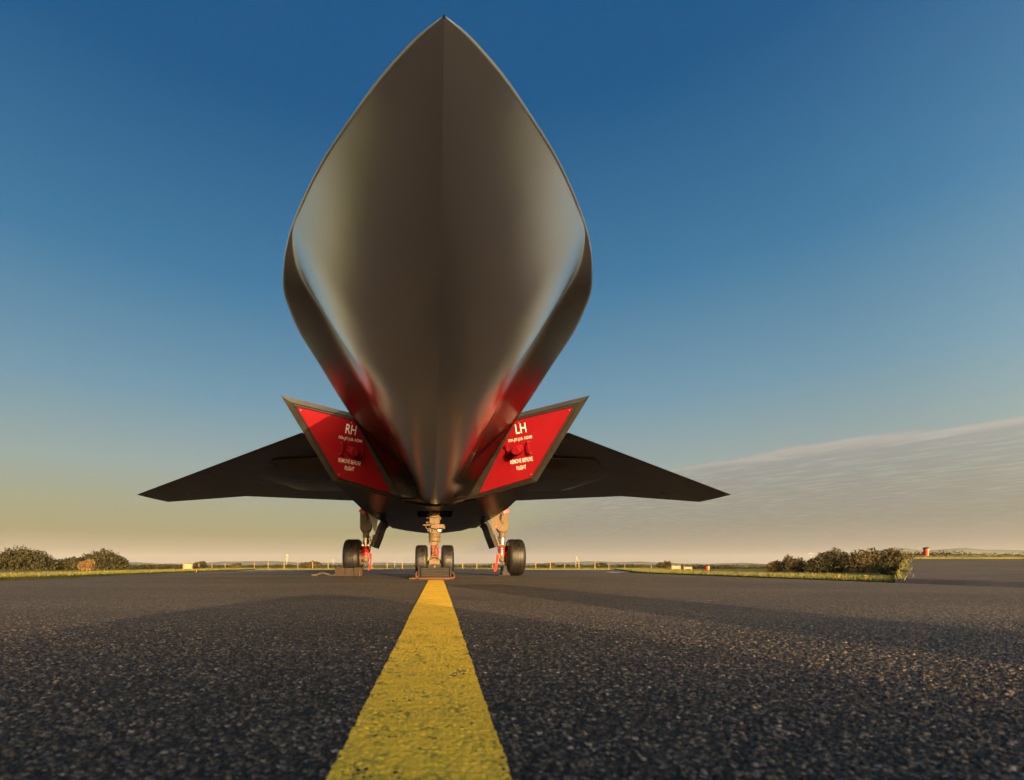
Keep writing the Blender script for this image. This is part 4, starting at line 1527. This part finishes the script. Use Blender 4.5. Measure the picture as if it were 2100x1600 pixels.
def marker(px, d, label):
    x = (px - 887) / 1000 * d
    z0 = gz(x, d)
    mb = MB().rod((x, d, z0 - .01), (x, d, z0 + .28), .035, 12)
    root = thing("edge_marker", label, "marker", (x, d, z0), "low yellow markers on the apron edge")
    obj("stem", mb, M['yellowpost'], root)
    obj("band", MB().rod((x, d, z0 + .20), (x, d, z0 + .24), .037, 12), M['black'], root)


marker(402.7, 38, "low yellow marker on the asphalt right of the left board")
marker(1381, 33, "low yellow marker on the asphalt before the paired boards")


def barrel(px, d, ytop, base, wpx, label):
    x = (px - 887) / 1000 * d
    r_ = wpx / 2000 * d
    h_ = (1160 - ytop) / 1000 * d + EYE - base
    root = thing("barrel", label, "barrel", (x, d, base), "red and cream barrels on the grass")
    n = 20
    pr_ = [(0, r_ * .78), (h_ * .3, r_ * .84), (h_ * .32, r_ * .87), (h_ * .6, r_ * .92), (h_ * .62, r_ * .95), (h_ * .86, r_ * .98)]
    for half_, mt, a0 in (("cream_side", M['barrelcream'], -.15), ("red_side", M['barrelred'], -.15 + math.pi)):
        vs, fs = [], []
        for a_h, rr_ in pr_:
            for k in range(n + 1):
                th = a0 - math.pi / 2 + math.pi * k / n
                vs.append((x + rr_ * math.cos(th), d + rr_ * math.sin(th), base + a_h))
        for j in range(len(pr_) - 1):
            for k in range(n):
                q_ = j * (n + 1) + k
                fs.append((q_, q_ + 1, q_ + n + 2, q_ + n + 1))
        obj(half_, MB().add(vs, fs), mt, root, smooth=40)
    lid = MB().lathe((x - r_ * .12, d, base + h_ * .86), (-.12, 0, 1), [(0, r_ * 1.02), (h_ * .03, r_ * 1.1), (h_ * .10, r_ * 1.08), (h_ * .16, r_ * .7)], 24)
    obj("lid", lid, M['black'], root, smooth=40)


barrel(1450.5, 44, 1159.5, GZ, 9.0, "red and cream barrel standing right of the paired cream boards")
barrel(1899.5, 30.5, 1123, top + .14, 9.0, "red and cream barrel on the raised grass at the far right")


def edge_light(px, d, label):
    x = (px - 887) / 1000 * d
    z0 = GZ
    root = thing("edge_light", label, "light", (x, d, z0), "yellow lights along the right apron edge")
    obj("base_plate", MB().lathe((x + .015, d, z0 - .005), (0, 0, 1), [(0, .065), (.015, .055), (.022, .04)], 16), M['yellowpost'], root, smooth=40)
    obj("stem", MB().rod((x, d, z0 + .01), (x, d, z0 + .10), .024, 12), M['yellowpost'], root)
    obj("lamp_head", MB().lathe((x, d, z0 + .095), (0, 0, 1), [(0, .03), (.01, .055), (.024, .06), (.04, .04), (.055, .015)], 16), M['yellowpost'], root, smooth=40)


edge_light(1718.7, 14.7, "yellow edge light before the large right bush, nearer the barrel")
edge_light(1773.5, 13.7, "yellow edge light before the feathery bush, nearer the picture edge")


def pole(px, ytop, d, label, sock):
    x = (px - 887) / 1000 * d
    h_ = (1160 - ytop) / 1000 * d + EYE - GZ
    root = thing("thin_pole", label, "pole", (x, d, GZ), "thin poles far beyond the apron")
    obj("mast", MB().rod((x, d, GZ), (x, d, GZ + h_), .045 * d / 110, 8, .03 * d / 110), M['steelpole'], root)
    if sock:
        obj("windsock", MB().lathe((x - .0, d, GZ + h_ - .02), (.45, -.2, -1), [(0, .10), (.02, .22), (.5, .16), (1.0, .09)], 10), M['barrelcream'], root, smooth=40)
    else:
        obj("crossbar", MB().rod((x - .35, d, GZ + h_ * .93), (x + .35, d, GZ + h_ * .93), .03, 6), M['steelpole'], root)


pole(588, 1137, 110, "thin pole with a small windsock left of the jet", True)
pole(1181, 1142.5, 110, "thin pole with a small windsock right of the jet", True)
pole(683.5, 1147.5, 120, "thin bare mast close to the left main wheel", False)
pole(809.5, 1151.5, 120, "thin bare mast left of the nose wheels", False)
pole(1662.7, 1133.5, 60, "slim pinkish mast rising behind the large right bush", False)

# birds
bird_me = None
for (px, py, lab) in ((1961, 987, "tiny dark bird, left one of a close pair"), (1978, 985, "tiny dark bird, right one of a close pair"), (2043, 971, "tiny dark bird left of the highest one"),
                      (2083, 969, "tiny dark bird highest and nearest the right picture edge"), (1734, 1023, "tiny dark bird lowest and farthest left over the gorse"), (1824, 1022, "tiny dark bird above the end of the feathery bush")):
    d = 90.0
    loc = ((px - 887) / 1000 * d, d, EYE + (1160 - py) / 1000 * d)
    if bird_me is None:
        mb = MB()
        mb.add([(-.14, 0, .04), (0, -.06, 0), (.14, 0, .05), (0, .06, 0), (0, 0, -.025), (0, 0, .02)], [(0, 1, 4), (0, 4, 3), (0, 5, 1), (0, 3, 5), (2, 4, 1), (2, 3, 4), (2, 1, 5), (2, 5, 3)])
        o = obj("bird", mb, M['bird'])
        bird_me = o.data
    else:
        o = bpy.data.objects.new("bird", bird_me)
        COL.objects.link(o)
    o.location = loc
    o.rotation_euler = (0, random.uniform(-.3, .3), random.uniform(-.5, .5))
    tag(o, lab, "bird", "birds far off in the sky")

# ------------------------------------------------------------------ air
hz = MB().box((0, 2300, 53.5), (10600, 6000, 117))
haze_m = bpy.data.materials.new("air")
haze_m.use_nodes = True
hn = NT(haze_m.node_tree)
haze_m.node_tree.nodes.remove(haze_m.node_tree.nodes['Principled BSDF'])
pv = hn.new('ShaderNodeVolumePrincipled')
pv.inputs['Color'].default_value = (0.80, 0.86, 0.95, 1)
pv.inputs['Density'].default_value = 0.00007
hn.l.new(pv.outputs[0], haze_m.node_tree.nodes['Material Output'].inputs['Volume'])
hzo = obj("haze", hz, haze_m)
hzo['kind'] = 'stuff'
